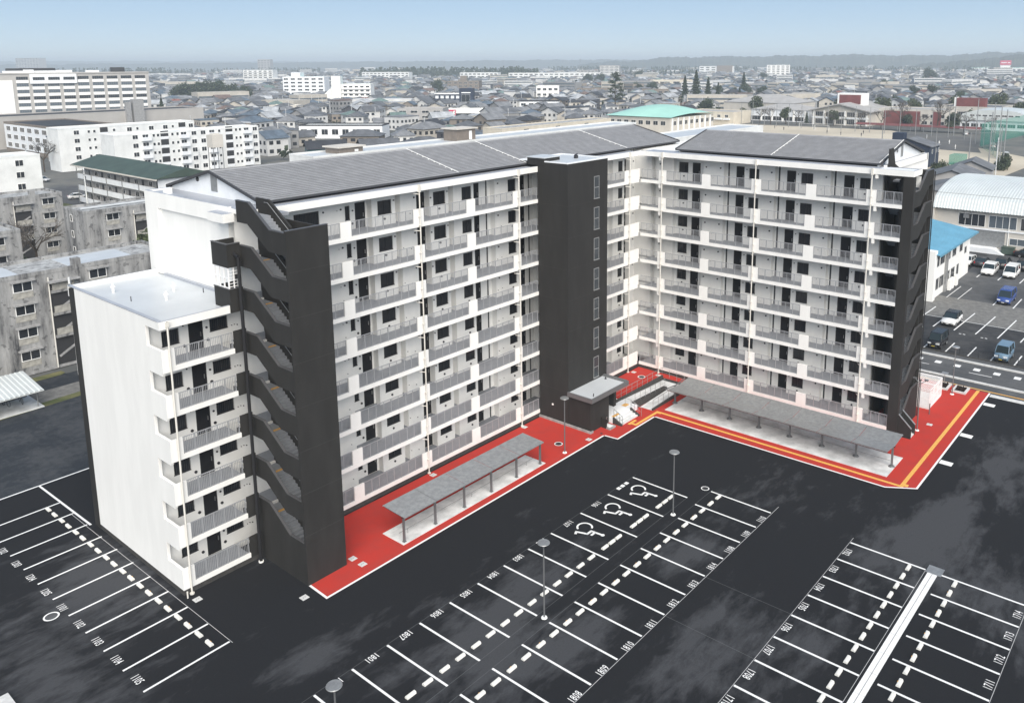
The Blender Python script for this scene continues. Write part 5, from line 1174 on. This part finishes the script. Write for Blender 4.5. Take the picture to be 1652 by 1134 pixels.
t = town_block('white shop hall with two red sign boards', 262, 341, 290, 300, 6.2, 14, 'white', 'block_white', 1, 1)
for a, b_, tx in ((3, 10.5, 'SABO'), (19, 27.5, 'SAKURA')):
    s_ = part('sign_board', MB().box(a, -1.2, 3.6, b_, -.7, 6.6), 'sign_red', t)
    lt = bpy.data.curves.new('lettering', 'FONT'); lt.body = {'SABO': 'S IBO', 'SAKURA': '5^X:='}[tx]; lt.size = 2.2; lt.align_x = 'CENTER'; lt.offset = .03; ob = bpy.data.objects.new('tmp', lt); me = bpy.data.meshes.new_from_object(ob); bpy.data.objects.remove(ob); me.materials.clear(); me.materials.append(M['white_trim'])
    for v in me.vertices: v.co = Vector((v.co.x*.75, -.0, v.co.y))
    put('lettering', me, s_, ((a+b_)/2-.8, -1.23, 4.4)); part('emblem', MB().prism([(b_-1.5, 4.2), (b_-.5, 4.2), (b_-.5, 5.6), (b_-1.0, 6.2), (b_-1.5, 5.6)], -1.25, -1.21, 'y'), 'white_trim', s_)
town_block('grey box building left of the red signs', 240, 325, 254, 304, 8.4, 14, 'block_grey', 'block_grey', 3, 4)
town_block('flat white-roofed office with dark window band', 160, 297, 182, 266, 5.6, 12, 'white_cool', 'block_white', 1, 8, rim='roof_black')
town_block('pale cream store box at mid left', 240, 450, 250, 435, 6.5, 10, 'cream_wall', 'block_white', 1, 2)
t = town_block('white school with dark auditorium far under the hills', 1647, 944, 1676, 872, 20, 20, 'block_white', 'block_white', 4, 6); part('auditorium', MB().box(40, -2, 0, 75, 15, 22), 'brown_brick', t)
# ------------------------------------------------------------------ trees
rng = random.Random(11)
def leaf(b, c, s, m=0):
    d = Vector((rng.gauss(0, 1), rng.gauss(0, 1), rng.gauss(0, 1))).normalized(); a = d.orthogonal().normalized(); e = d.cross(a)
    b.face([c+a*s, c+e*s*.8, c-a*s*.9, c-e*s*.7], m)
def tree_thing(name, label, trunk, crown, loc, leafm, group=None, trm='trunk', sc=1.):
    t = thing(name, label, 'tree', loc, rng.uniform(0, 6), group); t.scale = (sc,)*3
    put('trunk', trunk, t); put('crown', crown, t); return t
def conifer(h=14, r=3, n=1500, s=.45):
    tr = MB().tube((0, 0, 0), (0, 0, h*.9), h*.022, .03, n=7); c = MB()
    for i in range(n):
        u = rng.random()**.8; z = h*(.10+.9*u); rr = r*(1-u)**.8*(.75+.25*math.sin(z*5)); a = rng.uniform(0, 6.283); q = rr*math.sqrt(rng.random())*1.05
        leaf(c, Vector((q*math.cos(a), q*math.sin(a), z-q*.25)), s*rng.uniform(.6, 1.2))
    return tr.mesh('trunk', ['trunk']), c.mesh('crown', ['leaf0'])
def broad(h=9, r=4, n=1800, s=.4, m='leaf1', lobes=9, trunk=.3):
    tr = MB().tube((0, 0, 0), (0, 0, h*.5), h*.035, h*.02, n=7); c = MB(); cs = []
    for i in range(lobes):
        a = rng.uniform(0, 6.283); q = r*rng.uniform(.15, .68); cs.append((Vector((q*math.cos(a), q*math.sin(a), h*rng.uniform(trunk+.12, .82))), r*rng.uniform(.32, .52)))
        tr.tube((0, 0, h*.4), cs[-1][0], h*.012, .02, n=5)
    for i in range(n):
        o, q = cs[i % lobes]; d = Vector((rng.gauss(0, 1), rng.gauss(0, 1), rng.gauss(0, .8))).normalized()*q*rng.random()**.35
        leaf(c, o+d, s*rng.uniform(.5, 1.2))
    return tr.mesh('trunk', ['trunk']), c.mesh('crown', [m])
def pine(h=26, n=2600):
    tr = MB().tube((0, 0, 0), (.3, 0, h), .45, .08, n=8); c = MB(); 
    for k in range(26):
        z = h*(.30+.68*k/26); a = rng.uniform(0, 6.283); L = (7.0*(1-.55*k/26))*rng.uniform(.45, 1); e = Vector((L*math.cos(a), L*math.sin(a), z+rng.uniform(-.2, 1.0))); tr.tube((.2, 0, z-.8), e, .1, .03, n=5)
        for i in range(n//26):
            q = e*rng.uniform(.55, 1.05); q.z = e.z+rng.gauss(.1, .35); leaf(c, q+Vector((rng.gauss(0, .8), rng.gauss(0, .8), rng.gauss(0, .25))), .36)
    return tr.mesh('trunk', ['trunk']), c.mesh('crown', ['leaf0'])
def bare(h=10, seed=1):
    r = random.Random(seed); tr = MB().tube((0, 0, 0), (0, 0, h*.35), h*.02, h*.016, n=6); c = MB()
    def grow(p, d, L, w, k):
        q = p+d*L; (c if k < 4 else tr).tube(p, q, w, w*.7, n=3 if k < 3 else 5, caps=False)
        if k == 0: return
        for i in range(3 if k > 1 else 4):
            e = (d+Vector((r.gauss(0, .48), r.gauss(0, .48), r.gauss(.08, .28)))).normalized(); grow(p+d*L*r.uniform(.55, 1), e, L*r.uniform(.6, .82), max(w*.62, .022), k-1)
    for i in range(4): grow(Vector((0, 0, h*.3)), Vector((r.gauss(0, .45), r.gauss(0, .45), 1)).normalized(), h*.26, h*.0125, 4)
    return tr.mesh('trunk', ['trunk']), c.mesh('crown', ['twig'])
CF = [conifer(15, 3.2), conifer(11, 2.6, 1100)]; BR = [broad(), broad(8, 4.5, 1700, .42, 'leaf0', 11), broad(7, 4, 1500, .4, 'leaf2', 10, .2)]; BA = [bare(11, 3), bare(9, 5), bare(14, 8)]; PN = pine(); BU = [broad(2.2, 2.0, 700, .22, 'leaf1', 8, .0), broad(1.8, 1.8, 600, .2, 'leaf0', 8, .0)]
def plant(kind, name, label, x, y, sc=1., group=None, z=0.): tree_thing(name, label, kind[0], kind[1], (x, y, z), None, group, sc=sc)
plant(PN, 'pine_tree', 'very tall pine with layered tufts standing alone behind the mint hall', 396, 291, 1.0)
for i, (x, y, s) in enumerate(((478, 287, 1.5), (489, 284, 1.75), (498, 279, 1.4), (508, 276, 1.15))): plant(CF[0], 'conifer', 'dark pointed conifer in the clump behind the mint hall, %s from the left' % ('first', 'second', 'third', 'fourth')[i], x, y, s, 'conifers behind the mint hall')
plant(CF[1], 'conifer', 'small dark conifer left of the tall pine foot', 378, 288, .8); plant(CF[0], 'conifer', 'slender dark conifer before the white-roofed gymnasium', 535, 272, .9)
plant(CF[0], 'conifer', 'dark conifer beside the gable-fronted school hall', 392, 140, .8); plant(CF[1], 'conifer', 'round dark evergreen left of the school hall', 372, 149, .6)
for x, y, s in ((610, 330, 1.5), (625, 322, 1.2), (640, 318, 1.6), (655, 312, 1.3)): plant(BR[1], 'evergreen_tree', 'dark evergreen in the grove behind the school gymnasium', x, y, s, 'grove behind the school gymnasium')
plant(CF[0], 'conifer', 'pointed conifer rising from the grove behind the school gymnasium', 648, 326, 1.5)
for x, y, s in ((358, 163, 1.), (361, 150, .9), (364, 135, .8), (366, 118, .9), (366, 108, 1.0), (364, 98, 1.1), (362, 88, .9), (360, 80, 1.15), (358, 68, 1.), (372, 60, .8), (364, 172, .9)): plant(BA[2 if s > 1 else 0], 'bare_tree', 'leafless tree in the row along the school field', x, y, s, 'leafless trees along the school field')
for x, y, s in ((384, 80, 1.0), (396, 76, 1.1), (376, 128, .7), (378, 140, .8), (404, 60, 1.1)): plant(BR[1], 'evergreen_tree', 'rounded evergreen in the school grounds', x, y, s, 'rounded evergreens in the school grounds')
for x, y, s in ((366, 158, 1.0), (369, 133, .9), (386, 101, .8), (412, 122, 1.5), (418, 108, 1.4), (360, 74, .6), (430, 150, 1.6), (452, 96, 1.5), (470, 78, 1.6), (440, 60, 1.3), (410, 196, 1.4), (405, 230, 1.3), (376, 188, .8)): plant(BR[(int(x)+int(y)) % 2], 'evergreen_tree', 'dark garden tree between the school buildings', x, y, s, 'garden trees between the school buildings')
plant(BA[0], 'bare_tree', 'leafless tree in front of the dark-stained block', -6, 122, .95); plant(BA[1], 'bare_tree', 'leafless tree left of the one before the dark-stained block', -10, 119, .9)
plant(BA[2], 'bare_tree', 'leafless tall tree in front of the white block at left', -2, 170, .75); plant(BA[0], 'bare_tree', 'leafless tree beside the gallery flats street', 44, 262, 1.1)
plant(BR[0], 'evergreen_tree', 'dark green tree filling the gap beside the white end wall', 2.5, 98, 1.0); plant(BU[0], 'shrub', 'dark shrub at the foot of the stained block', -8.5, 104, 1.2)
plant(BR[1], 'evergreen_tree', 'dark evergreen in the gap between two old blocks', 3.5, 121, .75); plant(BR[1], 'evergreen_tree', 'low dark evergreen behind the stained block roof at left', -11, 113, .6)
for x, y, s in ((216, 42, 1.2), (219, 40, 1.2), (223, 33, 1.), (226, 26, 1.5), (230, 26, 1.7), (235, 27, 1.5), (242, 28, 1.3), (250, 29, 1.4), (258, 31, 1.2)): plant(BU[0] if x % 2 else BU[1], 'shrub', 'rounded shrub along the near edge of the sand field', x, y, s, 'shrubs along the sand field')
for x, y, s in ((300, 694, 1.9), (305, 688, 2.1), (310, 680, 2.2), (314, 672, 2.3), (319, 665, 2.2), (324, 658, 2.3), (329, 650, 2.0), (334, 644, 1.8), (308, 696, 2.0), (322, 672, 2.2)): plant(BR[1], 'bamboo_tree', 'dense tree in the bamboo grove behind the big office block', x, y, s, 'bamboo grove at the left')
plant(CF[1], 'conifer', 'dark conifer at the right corner of the big office block', 181, 470, 1.2)
for x, y, s in ((560, 640, 1.9), (1120, 760, 2.2), (1490, 690, 1.6), (655, 445, 1.5), (668, 436, 1.6), (930, 330, 1.5), (1260, 330, 2.6), (820, 260, 1.6), (700, 190, 1.4), (720, 182, 1.5), (610, 130, 1.2), (640, 140, 1.2), (560, 160, 1.), (1180, 560, 1.8), (900, 700, 2.), (915, 690, 2.)): plant(BR[1], 'evergreen_tree', 'dark rounded tree standing among the town roofs', x, y, s, 'dark rounded trees among the roofs')
# ------------------------------------------------------------------ town houses
ROOFS = [('t_slate', (.11, .115, .125)), ('t_grey', (.19, .195, .205)), ('t_blue', (.10, .13, .165)), ('t_brown', (.15, .105, .09)), ('t_red', (.21, .085, .065)), ('t_light', (.38, .395, .41)), ('t_black', (.04, .042, .048)), ('t_green', (.14, .20, .185))]
WALLS = [('h_white', (.56, .56, .55)), ('h_cream', (.44, .41, .36)), ('h_grey', (.24, .24, .24)), ('h_tan', (.23, .20, .17)), ('h_dark', (.08, .08, .09))]
for n_, c_ in ROOFS: mat(n_, c_, .7, var=.22, scale=.35)
for n_, c_ in WALLS: mat(n_, c_, .85, var=.08, scale=.3)
RN = {'t_slate': 'dark slate', 't_grey': 'grey', 't_blue': 'blue-grey', 't_brown': 'brown', 't_red': 'orange-red', 't_light': 'pale metal', 't_black': 'black', 't_green': 'grey-green'}
RW_ = [.31, .31, .12, .045, .015, .09, .08, .03]; WW_ = [.42, .22, .16, .12, .08]
VAR = []
for wx, wy, h, rise, kind in ((9, 7.5, 5.6, 2.0, 'hip'), (10, 8, 5.8, 2.2, 'gable'), (8, 8, 5.4, 1.9, 'hip'), (12, 8.5, 5.6, 2.3, 'hip'), (7.5, 9, 5.8, 2.1, 'gable'), (11, 7, 3.3, 1.9, 'gable'), (13, 10, 6.2, 0, 'flat'), (9, 9, 8.4, 0, 'flat')):
    a, b = house_parts(wx, wy, h, rise, kind); g = MB()
    def addw(x0, x1, z0, z1):
        g.box(x0, -.05, z0, x1, -.02, z1)
    for k in range(max(1, int(h/2.7))):
        n = int(wx/2.6)
        for i in range(n): g.box(.8+2.5*i, -.04, .9+2.7*k, .8+2.5*i+1.4, -.01, 2.1+2.7*k)
        n = int(wy/2.8)
        for i in range(n): g.box(-.04, .9+2.6*i, .9+2.7*k, -.01, .9+2.6*i+1.2, 2.1+2.7*k)
    VAR.append((a.mesh('wall', ['h_white']), b.mesh('roof', ['t_grey']), g.mesh('windows', ['glass']), kind, wx, wy, a, b))
ZONES = [(-140, -90, 125, 72), (-140, 60, 40, 150), (35, 0, 160, 40), (100, -120, 160, 60), (40, 115, 216, 175), (128, 84, 204, 108), (-80, 60, 12, 150), (-60, 150, 48, 320), (44, 190, 102, 272), (54, 292, 86, 350), (30, 345, 150, 382), (40, 470, 200, 545), (255, 155, 320, 212),
         (200, 0, 470, 215), (128, -60, 300, 45), (330, 500, 380, 545), (380, 625, 425, 680), (545, 590, 590, 640), (350, 380, 375, 405), (372, 425, 405, 455), (455, 400, 490, 430), (345, 310, 382, 345), (250, 290, 305, 345), (230, 295, 262, 330), (150, 258, 192, 302), (470, 262, 520, 296), (385, 278, 405, 300), (285, 625, 345, 705), (98, 184, 150, 212), (130, 230, 156, 256), (190, 245, 212, 264)]
def blocked(x, y, m=6): return any(a-m < x < c+m and b-m < y < d+m for a, b, c, d in ZONES)
def azd(x, y): dx, dy = x-CAM.x, y-CAM.y; return math.atan2(dy, dx), math.hypot(dx, dy)
A0, A1 = R(7), R(76)
hs = random.Random(5); spots = []
def fill(step, dmin, dmax, keep):
    for ang in (0,):
        n = int((dmax+200)/step)
        for i in range(n):
            for j in range(n):
                if i % 4 == 0 and hs.random() < .8: continue           # streets
                x, y = -60+i*step+hs.uniform(-.18, .18)*step, -30+j*step+hs.uniform(-.18, .18)*step
                a, d = azd(x, y)
                if not (A0 < a < A1 and dmin <= d < dmax) or blocked(x, y) or hs.random() > keep: continue
                spots.append((d, x, y))
fill(13, 150, 760, .9); fill(16.5, 760, 1400, .85); fill(25, 1400, 2600, .75)
spots.sort()
far = MB(); fm = [n for n, _ in ROOFS]+[n for n, _ in WALLS]+['glass']
far_trees = MB(); cnt = 0
def pick(lst, wts):
    return hs.choices(range(len(lst)), wts)[0]
for d, x, y in spots:
    if hs.random() < (.10 if d < 500 else .17):
        s = hs.uniform(1.5, 3.2)*(1 if d < 900 else 1.5); zz = hs.uniform(1.5, 4)
        for i in range(16 if d < 900 else 9): leaf(far_trees, Vector((x+hs.gauss(0, s*.6), y+hs.gauss(0, s*.6), max(.4, zz+hs.gauss(0, s*.45)))), s*.55)
        if hs.random() < .6: continue
    r, w_ = pick(ROOFS, RW_), pick(WALLS, WW_); v = hs.choices(range(8), [3, 3, 3, 2, 2, 1.5, .8, .5])[0]; me = VAR[v]
    rot = round(hs.gauss(0, .35), 2)+(.25 if (int(x/160)+int(y/160)) % 2 else -.1); sc = hs.uniform(.85, 1.2)*(1 if d < 1400 else 1.15)
    if cnt < 285 and d < 760:
        cnt += 1; rn = ROOFS[r][0]; sh = {'hip': 'hipped', 'gable': 'gable', 'flat': 'flat'}[me[3]]
        ad_ = math.degrees(azd(x, y)[0]); sec = 'behind the white blocks' if ad_ > 62 else 'left of the red signs' if ad_ > 55 else 'around the red signs' if ad_ > 49 else 'behind the long roof' if ad_ > 41 else 'behind the mint hall' if ad_ > 31 else 'right behind the school'
        bd_ = 'near' if d < 330 else 'mid-distance' if d < 430 else 'farther'
        t = thing('town_house', '%s%s house with %s %s roof and %s walls %s' % (bd_, ' small' if sc < .97 else ' large' if sc > 1.08 else '', RN[rn], sh, {'h_white': 'white', 'h_cream': 'cream', 'h_grey': 'grey', 'h_tan': 'tan', 'h_dark': 'dark'}[WALLS[w_][0]], sec), 'house', (x, y, 0), rot, 'houses with %s %s roofs and %s walls' % (RN[rn], sh, WALLS[w_][0][2:])); t.scale = (sc, sc, sc)
        for nm, q, mm in (('wall', me[0], WALLS[w_][0]), ('roof', me[1], rn), ('windows', me[2], None)):
            o = put(nm, q, t, kind='stuff' if nm == 'windows' else None)
            if mm: o.material_slots[0].link = 'OBJECT'; o.material_slots[0].material = M[mm]
    else:
        c, s_ = math.cos(rot)*sc, math.sin(rot)*sc
        for src, mi in ((me[6], len(ROOFS)+w_), (me[7], r)):
            k = len(far.v); far.v += [(x+px*c-py*s_, y+px*s_+py*c, pz_*sc) for px, py, pz_ in src.v]; far.f += [tuple(k+i for i in f) for f in src.f]; far.m += [mi]*len(src.f)
        if d < 1300:
            for kk in range(2):
                for xx in (1.0, 4.5): 
                    q = [(xx, -.06, 1+2.7*kk), (xx+1.7, -.06, 1+2.7*kk), (xx+1.7, -.06, 2.2+2.7*kk), (xx, -.06, 2.2+2.7*kk)]
                    far.face([(x+px*c-py*s_, y+px*s_+py*c, pz_*sc) for px, py, pz_ in q], len(fm)-1)
o = part('far_houses', far, fm, kind='stuff'); tag(o, 'dense sea of small houses stretching to the hills', 'houses')
o = part('far_tree_tufts', far_trees, 'leaf0', kind='stuff'); tag(o, 'scattered garden trees between the far houses', 'trees')
# distant larger blocks among the houses
fb = MB()
for i in range(260):
    a = hs.uniform(A0, A1); d = hs.uniform(560, 3200); x, y = CAM.x+d*math.cos(a), CAM.y+d*math.sin(a); wx, wy, h = hs.uniform(12, 46), hs.uniform(10, 18), hs.uniform(6, 13)*(1.35 if hs.random() < .12 else 1)
    if blocked(x, y, 20): continue
    rot = hs.gauss(0, .3)+(-.9 if hs.random() < .6 else 0); c, s_ = math.cos(rot), math.sin(rot); P = lambda px, py, pz_: (x+px*c-py*s_, y+px*s_+py*c, pz_); mi = hs.choices(range(4), [5, 2, 2, 1])[0]
    q = MB().box(0, 0, 0, wx, wy, h); k = len(fb.v); fb.v += [P(*v) for v in q.v]; fb.f += [tuple(k+i_ for i_ in f) for f in q.f]; fb.m += [mi]*len(q.f)
    for f in range(int(h/3)): fb.face([P(.6, -.1, 1.1+3*f), P(wx-.6, -.1, 1.1+3*f), P(wx-.6, -.1, 2.3+3*f), P(.6, -.1, 2.3+3*f)], 4); fb.face([P(-.1, wy-.6, 1.1+3*f), P(-.1, .6, 1.1+3*f), P(-.1, .6, 2.3+3*f), P(-.1, wy-.6, 2.3+3*f)], 4)
o = part('far_blocks', fb, ['h_white', 'h_cream', 'h_grey', 'h_tan', 'glass_pale'], kind='stuff'); tag(o, 'distant larger blocks scattered among the far houses', 'buildings')
# a few houses that stand out near the white blocks
mat('teal_wall', (.05, .13, .14), .8); mat('t_orange', (.42, .14, .06), .7, var=.15)
for x, y, v, w_, r_, rot, l in ((103, 206, 1, 'teal_wall', 't_black', -.5, 'teal-walled house with black gable roof right of the white balconied block'), (118, 197, 1, 'h_dark', 't_slate', -.5, 'dark-walled house with wide slate gable roof beside the teal house'), (132, 190, 3, 'h_dark', 't_slate', -.4, 'low dark house in front of the flat office'),
                                (139, 238, 3, 'h_tan', 't_slate', -.9, 'large tan house with dark hipped roof before the flat office'), (196, 250, 1, 'h_white', 't_black', .25, 'white gabled house with black roof behind the brown roof hut'), (176, 372, 3, 'h_white', 't_orange', -.5, 'house with bright orange hipped roof'), (262, 470, 3, 'h_white', 't_orange', -.4, 'house with orange roof left of the cream store'), (330, 470, 3, 'h_cream', 't_red', .3, 'house with wide red roof beside the white stair fin')):
    me = VAR[v]; t = thing('town_house', l, 'house', (x, y, 0), rot); t.scale = (1.25, 1.25, 1.)
    for nm, q, mm in (('wall', me[0], w_), ('roof', me[1], r_), ('windows', me[2], None)):
        o = put(nm, q, t, kind='stuff' if nm == 'windows' else None)
        if mm: o.material_slots[0].link = 'OBJECT'; o.material_slots[0].material = M[mm]
# utility poles
um = MB().tube((0, 0, 0), (0, 0, 11), .17, .11, n=6).mesh('pole', ['concrete']); ua = MB().box(-1, -.05, 10.2, 1, .05, 10.3).box(-.8, -.05, 9.4, .8, .05, 9.5).tube((.35, 0, 8.2), (.35, 0, 9.0), .22, n=7).mesh('cross_arm', ['galv_dark'])
for x, y, d in [(p[1]+6, p[2]+6, p[0]) for p in spots if p[0] < 620 and hs.random() < .13]:
    if blocked(x, y, 1): continue
    t = thing('utility_pole', 'grey utility pole standing among the town houses', 'utility pole', (x, y, 0), hs.uniform(0, 3), 'utility poles among the houses'); put('pole', um, t); put('cross_arm', ua, t)
for x, y, l in ((58, 190, 'beside the white balconied block'), (20, 168, 'on the street by the gallery flats'), (33, 242, 'by the end of the white block'), (214, 24.5, 'behind the arched hall'), (-21, 66.5, 'in the lane by the stained block')):
    t = thing('utility_pole', 'grey utility pole '+l, 'utility pole', (x, y, 0), 1., 'utility poles'); put('pole', um, t); put('cross_arm', ua, t)
# parked cars of the danchi and the shop yard
car('sedan', 'c_white', 31, 196, R(170), 'white sedan parked beside the gallery flats'); car('hatch', 'c_silver', 36, 236, R(120), 'silver car on the street by the white block')
for i, (x, y, c_) in enumerate(((182, 312, 'c_silver'), (187, 306, 'c_black'), (190, 299, 'c_white'), (177, 318, 'c_white'), (196, 296, 'c_white'))): car('hatch', c_, x, y, R(150), '%s car in the shop yard beyond the flat office, %s of its row' % ({'c_silver': 'silver', 'c_black': 'black', 'c_white': 'white'}[c_], ('second', 'third', 'fourth', 'first', 'last')[i]))
for x, y, c_, l in ((300, 44, 'c_white', 'white van at the field edge behind the net'), (268, 33, 'c_white', 'white car parked by the shrubs of the sand field'), (352, 66, 'c_silver', 'silver car by the red lean-to roof')): car('van', c_, x, y, R(200), l)
t = thing('tarp_stack', 'pale yellow tarpaulin-covered stack on the lawn by the gallery flats', 'tarpaulin', (22, 200, 0)); part('tarp', MB().prism([(0, 0), (3, 0), (2.8, 1.4), (1.5, 1.9), (.2, 1.4)], 0, 9, 'y'), 'tarp', t); 
# bike shed of the old block
t = thing('bike_shed', 'open shed with pale green sheet roof at the left edge', 'shed', (-38, 59.4, 0)); r = MB(); n = 26
for i in range(n):
    a, b = 11.1*i/n, 11.1*(i+1)/n
    r.face([(a, -.2, 2.0), (a+.1, -.2, 2.06), (a+.1, 5.2, 2.7), (a, 5.2, 2.64)]).face([(a+.1, -.2, 2.06), (b, -.2, 2.0), (b, 5.2, 2.64), (a+.1, 5.2, 2.7)])
part('roof', r.box(0, -.22, 1.92, 11.1, -.18, 2.0), 'arch_pale', t); part('floor', MB().box(-.2, .5, .0, 11.2, 5, .06), 'concrete', t); part('back_wall', MB().box(0, 4.6, .06, 11, 4.75, 2.4), 'galv_dark', t)
for i in range(4): part('post', MB().tube((.3+3.5*i, 1.0, .06), (.3+3.5*i, 1.0, 2.1), .05, n=6).tube((.3+3.5*i, 1.0, 1.6), (.3+3.5*i, 3, 2.3), .03, n=5), 'galv', t)
def bicycle(x, y, rz, label):
    t = thing('bicycle', label, 'bicycle', (x, y, .06), rz); 
    for wx in (-.5, .5):
        b = MB(); k = 16
        for i in range(k): a0, a1 = 2*math.pi*i/k, 2*math.pi*(i+1)/k; b.tube((wx+.32*math.cos(a0), 0, .33+.32*math.sin(a0)), (wx+.32*math.cos(a1), 0, .33+.32*math.sin(a1)), .022, n=4, caps=False)
        part('wheel', b, 'tyre', t)
    part('frame', MB().tube((-.5, 0, .33), (-.1, 0, .3), .02, n=5).tube((-.1, 0, .3), (.35, 0, .75), .02, n=5).tube((-.1, 0, .3), (-.22, 0, .85), .02, n=5).tube((.5, 0, .33), (.35, 0, .95), .02, n=5).tube((-.22, 0, .7), (.36, 0, .75), .02, n=5), 'galv', t)
    part('handlebar', MB().tube((.35, -.28, .98), (.35, .28, .98), .016, n=5), 'iron', t); part('saddle', MB().box(-.34, -.07, .85, -.1, .07, .92), 'iron', t)
bicycle(-29.2, 63.0, R(100), 'bicycle leaning in the open shed, left one'); bicycle(-28.0, 62.6, R(85), 'bicycle in the open shed, right one')
# ------------------------------------------------------------------ hills and far woods
hb = MB()
def ridge(dist, thick, a0, a1, n, hf, bumps, seed):
    r = random.Random(seed); b = MB(); rows = 5; ph = [r.uniform(0, 6) for _ in range(6)]
    for i in range(n+1):
        a = a0+(a1-a0)*i/n; hh = hf((a-a0)/(a1-a0))+bumps*(.5*math.sin(a*90+ph[0])+.35*math.sin(a*230+ph[1])+.3*math.sin(a*610+ph[2])+.35*r.uniform(-1, 1))
        for j in range(rows):
            v = j/(rows-1); d = dist+thick*v; z = max(-2, hh)*math.sin(math.pi*v)**.7 if 0 < j < rows-1 else -3
            b.v.append((CAM.x+d*math.cos(a), CAM.y+d*math.sin(a), z+r.uniform(-1, 1)*bumps*.25*(0 < j < rows-1)))
    for i in range(n):
        for j in range(rows-1): k = i*rows+j; b.f.append((k, k+rows, k+rows+1, k+1)); b.m.append(0)
    return b
mat('hill', (.032, .042, .030), .95, col2=(.07, .075, .05), scale=.02)
def env(u, pts):
    for (a, x), (b, y) in zip(pts, pts[1:]):
        if a <= u <= b: t = (u-a)/(b-a); t = t*t*(3-2*t); return x+(y-x)*t
    return pts[-1][1]
struct('hills', ridge(3600, 900, R(5), R(38), 420, lambda u: env(u, [(0, 62), (.10, 66), (.2, 60), (.32, 50), (.45, 56), (.62, 52), (.8, 50), (.9, 34), (1, 20)]), 4.5, 3), 'hill')
struct('hills', ridge(2700, 500, R(5), R(18), 220, lambda u: env(u, [(0, 55), (.35, 50), (.6, 34), (.8, 20), (1, 6)]), 3.5, 9), 'hill')
struct('hills', ridge(5200, 1200, R(30), R(80), 420, lambda u: env(u, [(0, 40), (.2, 44), (.4, 38), (.6, 34), (1, 30)]), 4.0, 4), 'hill')
struct('hills', ridge(7600, 1500, R(4), R(80), 300, lambda u: 46+10*math.sin(u*9), 5.0, 6), 'hill')
fw = MB(); wr_ = random.Random(21)
def grove(a0, a1, d0, d1, n, h0, h1):
    for i in range(n):
        a, d = R(wr_.uniform(a0, a1)), wr_.uniform(d0, d1); x, y, h = CAM.x+d*math.cos(a), CAM.y+d*math.sin(a), wr_.uniform(h0, h1); rr = h*wr_.uniform(.22, .36)
        for k in range(22):
            u = wr_.random(); q = rr*(1-u*.75)*math.sqrt(wr_.random()); t_ = wr_.uniform(0, 6.283); leaf(fw, Vector((x+q*math.cos(t_), y+q*math.sin(t_), h*(.1+.9*u))), h*.10)
grove(41.5, 52.5, 1620, 1800, 520, 13, 24); grove(40.5, 43, 1500, 1650, 90, 12, 22); grove(64, 72, 2300, 2700, 260, 12, 24); grove(55, 64, 2400, 2900, 240, 10, 20); grove(30, 36, 1700, 1900, 120, 10, 16)
grove(26, 33, 2300, 2500, 160, 12, 20); grove(12, 24, 2000, 2500, 260, 10, 18); grove(34, 40, 2400, 2700, 160, 12, 20)
o = part('far_wood', fw, 'leaf0', kind='stuff'); tag(o, 'dark wooded strips far behind the town', 'wood')
pyl = MB()
for s in (-1, 1):
    for q in (-1, 1): pyl.tube((s*3, q*3, 0), (s*.4, q*.4, 42), .25, .12, n=4)
for z in (24, 30, 36): pyl.box(-6+z*.06, -.2, z, 6-z*.06, .2, z+.4)
PY = pyl.mesh('pylon', ['galv'])
for a, d in ((24.3, 2400), (37.8, 2600), (50.6, 2700), (56.5, 3000), (61, 3100), (47, 3000)): tag(put('pylon', PY, None, (CAM.x+d*math.cos(R(a)), CAM.y+d*math.sin(R(a)), 0), 1.), 'thin lattice pylon on the hazy skyline', 'pylon', 'pylons on the skyline')
town_block('far pale tower block on the left skyline', 1150, 3700, 1182, 3560, 56, 30, 'block_grey', 'block_grey', 10, 8); town_block('stepped far castle-like building on the skyline', 1480, 2520, 1500, 2480, 44, 20, 'block_grey', 'block_grey', 6, 4)
# ------------------------------------------------------------------ haze
hz = MB().box(-400, -400, -1.2, 12500, 12500, 84); ho = part('haze', hz, []) if False else None
hm = bpy.data.materials.new('haze'); hm.use_nodes = True; n_ = hm.node_tree.nodes; n_.clear()
ov = n_.new('ShaderNodeOutputMaterial'); pv = n_.new('ShaderNodeVolumePrincipled'); pv.inputs['Color'].default_value = (.82, .92, 1.0, 1); pv.inputs['Density'].default_value = .00027; pv.inputs['Anisotropy'].default_value = .0
hm.node_tree.links.new(pv.outputs[0], ov.inputs['Volume'])
hme = hz.mesh('haze', [hm]); ho = put('haze', hme, None, kind='stuff'); tag(ho, 'pale blue haze over the town', 'haze')
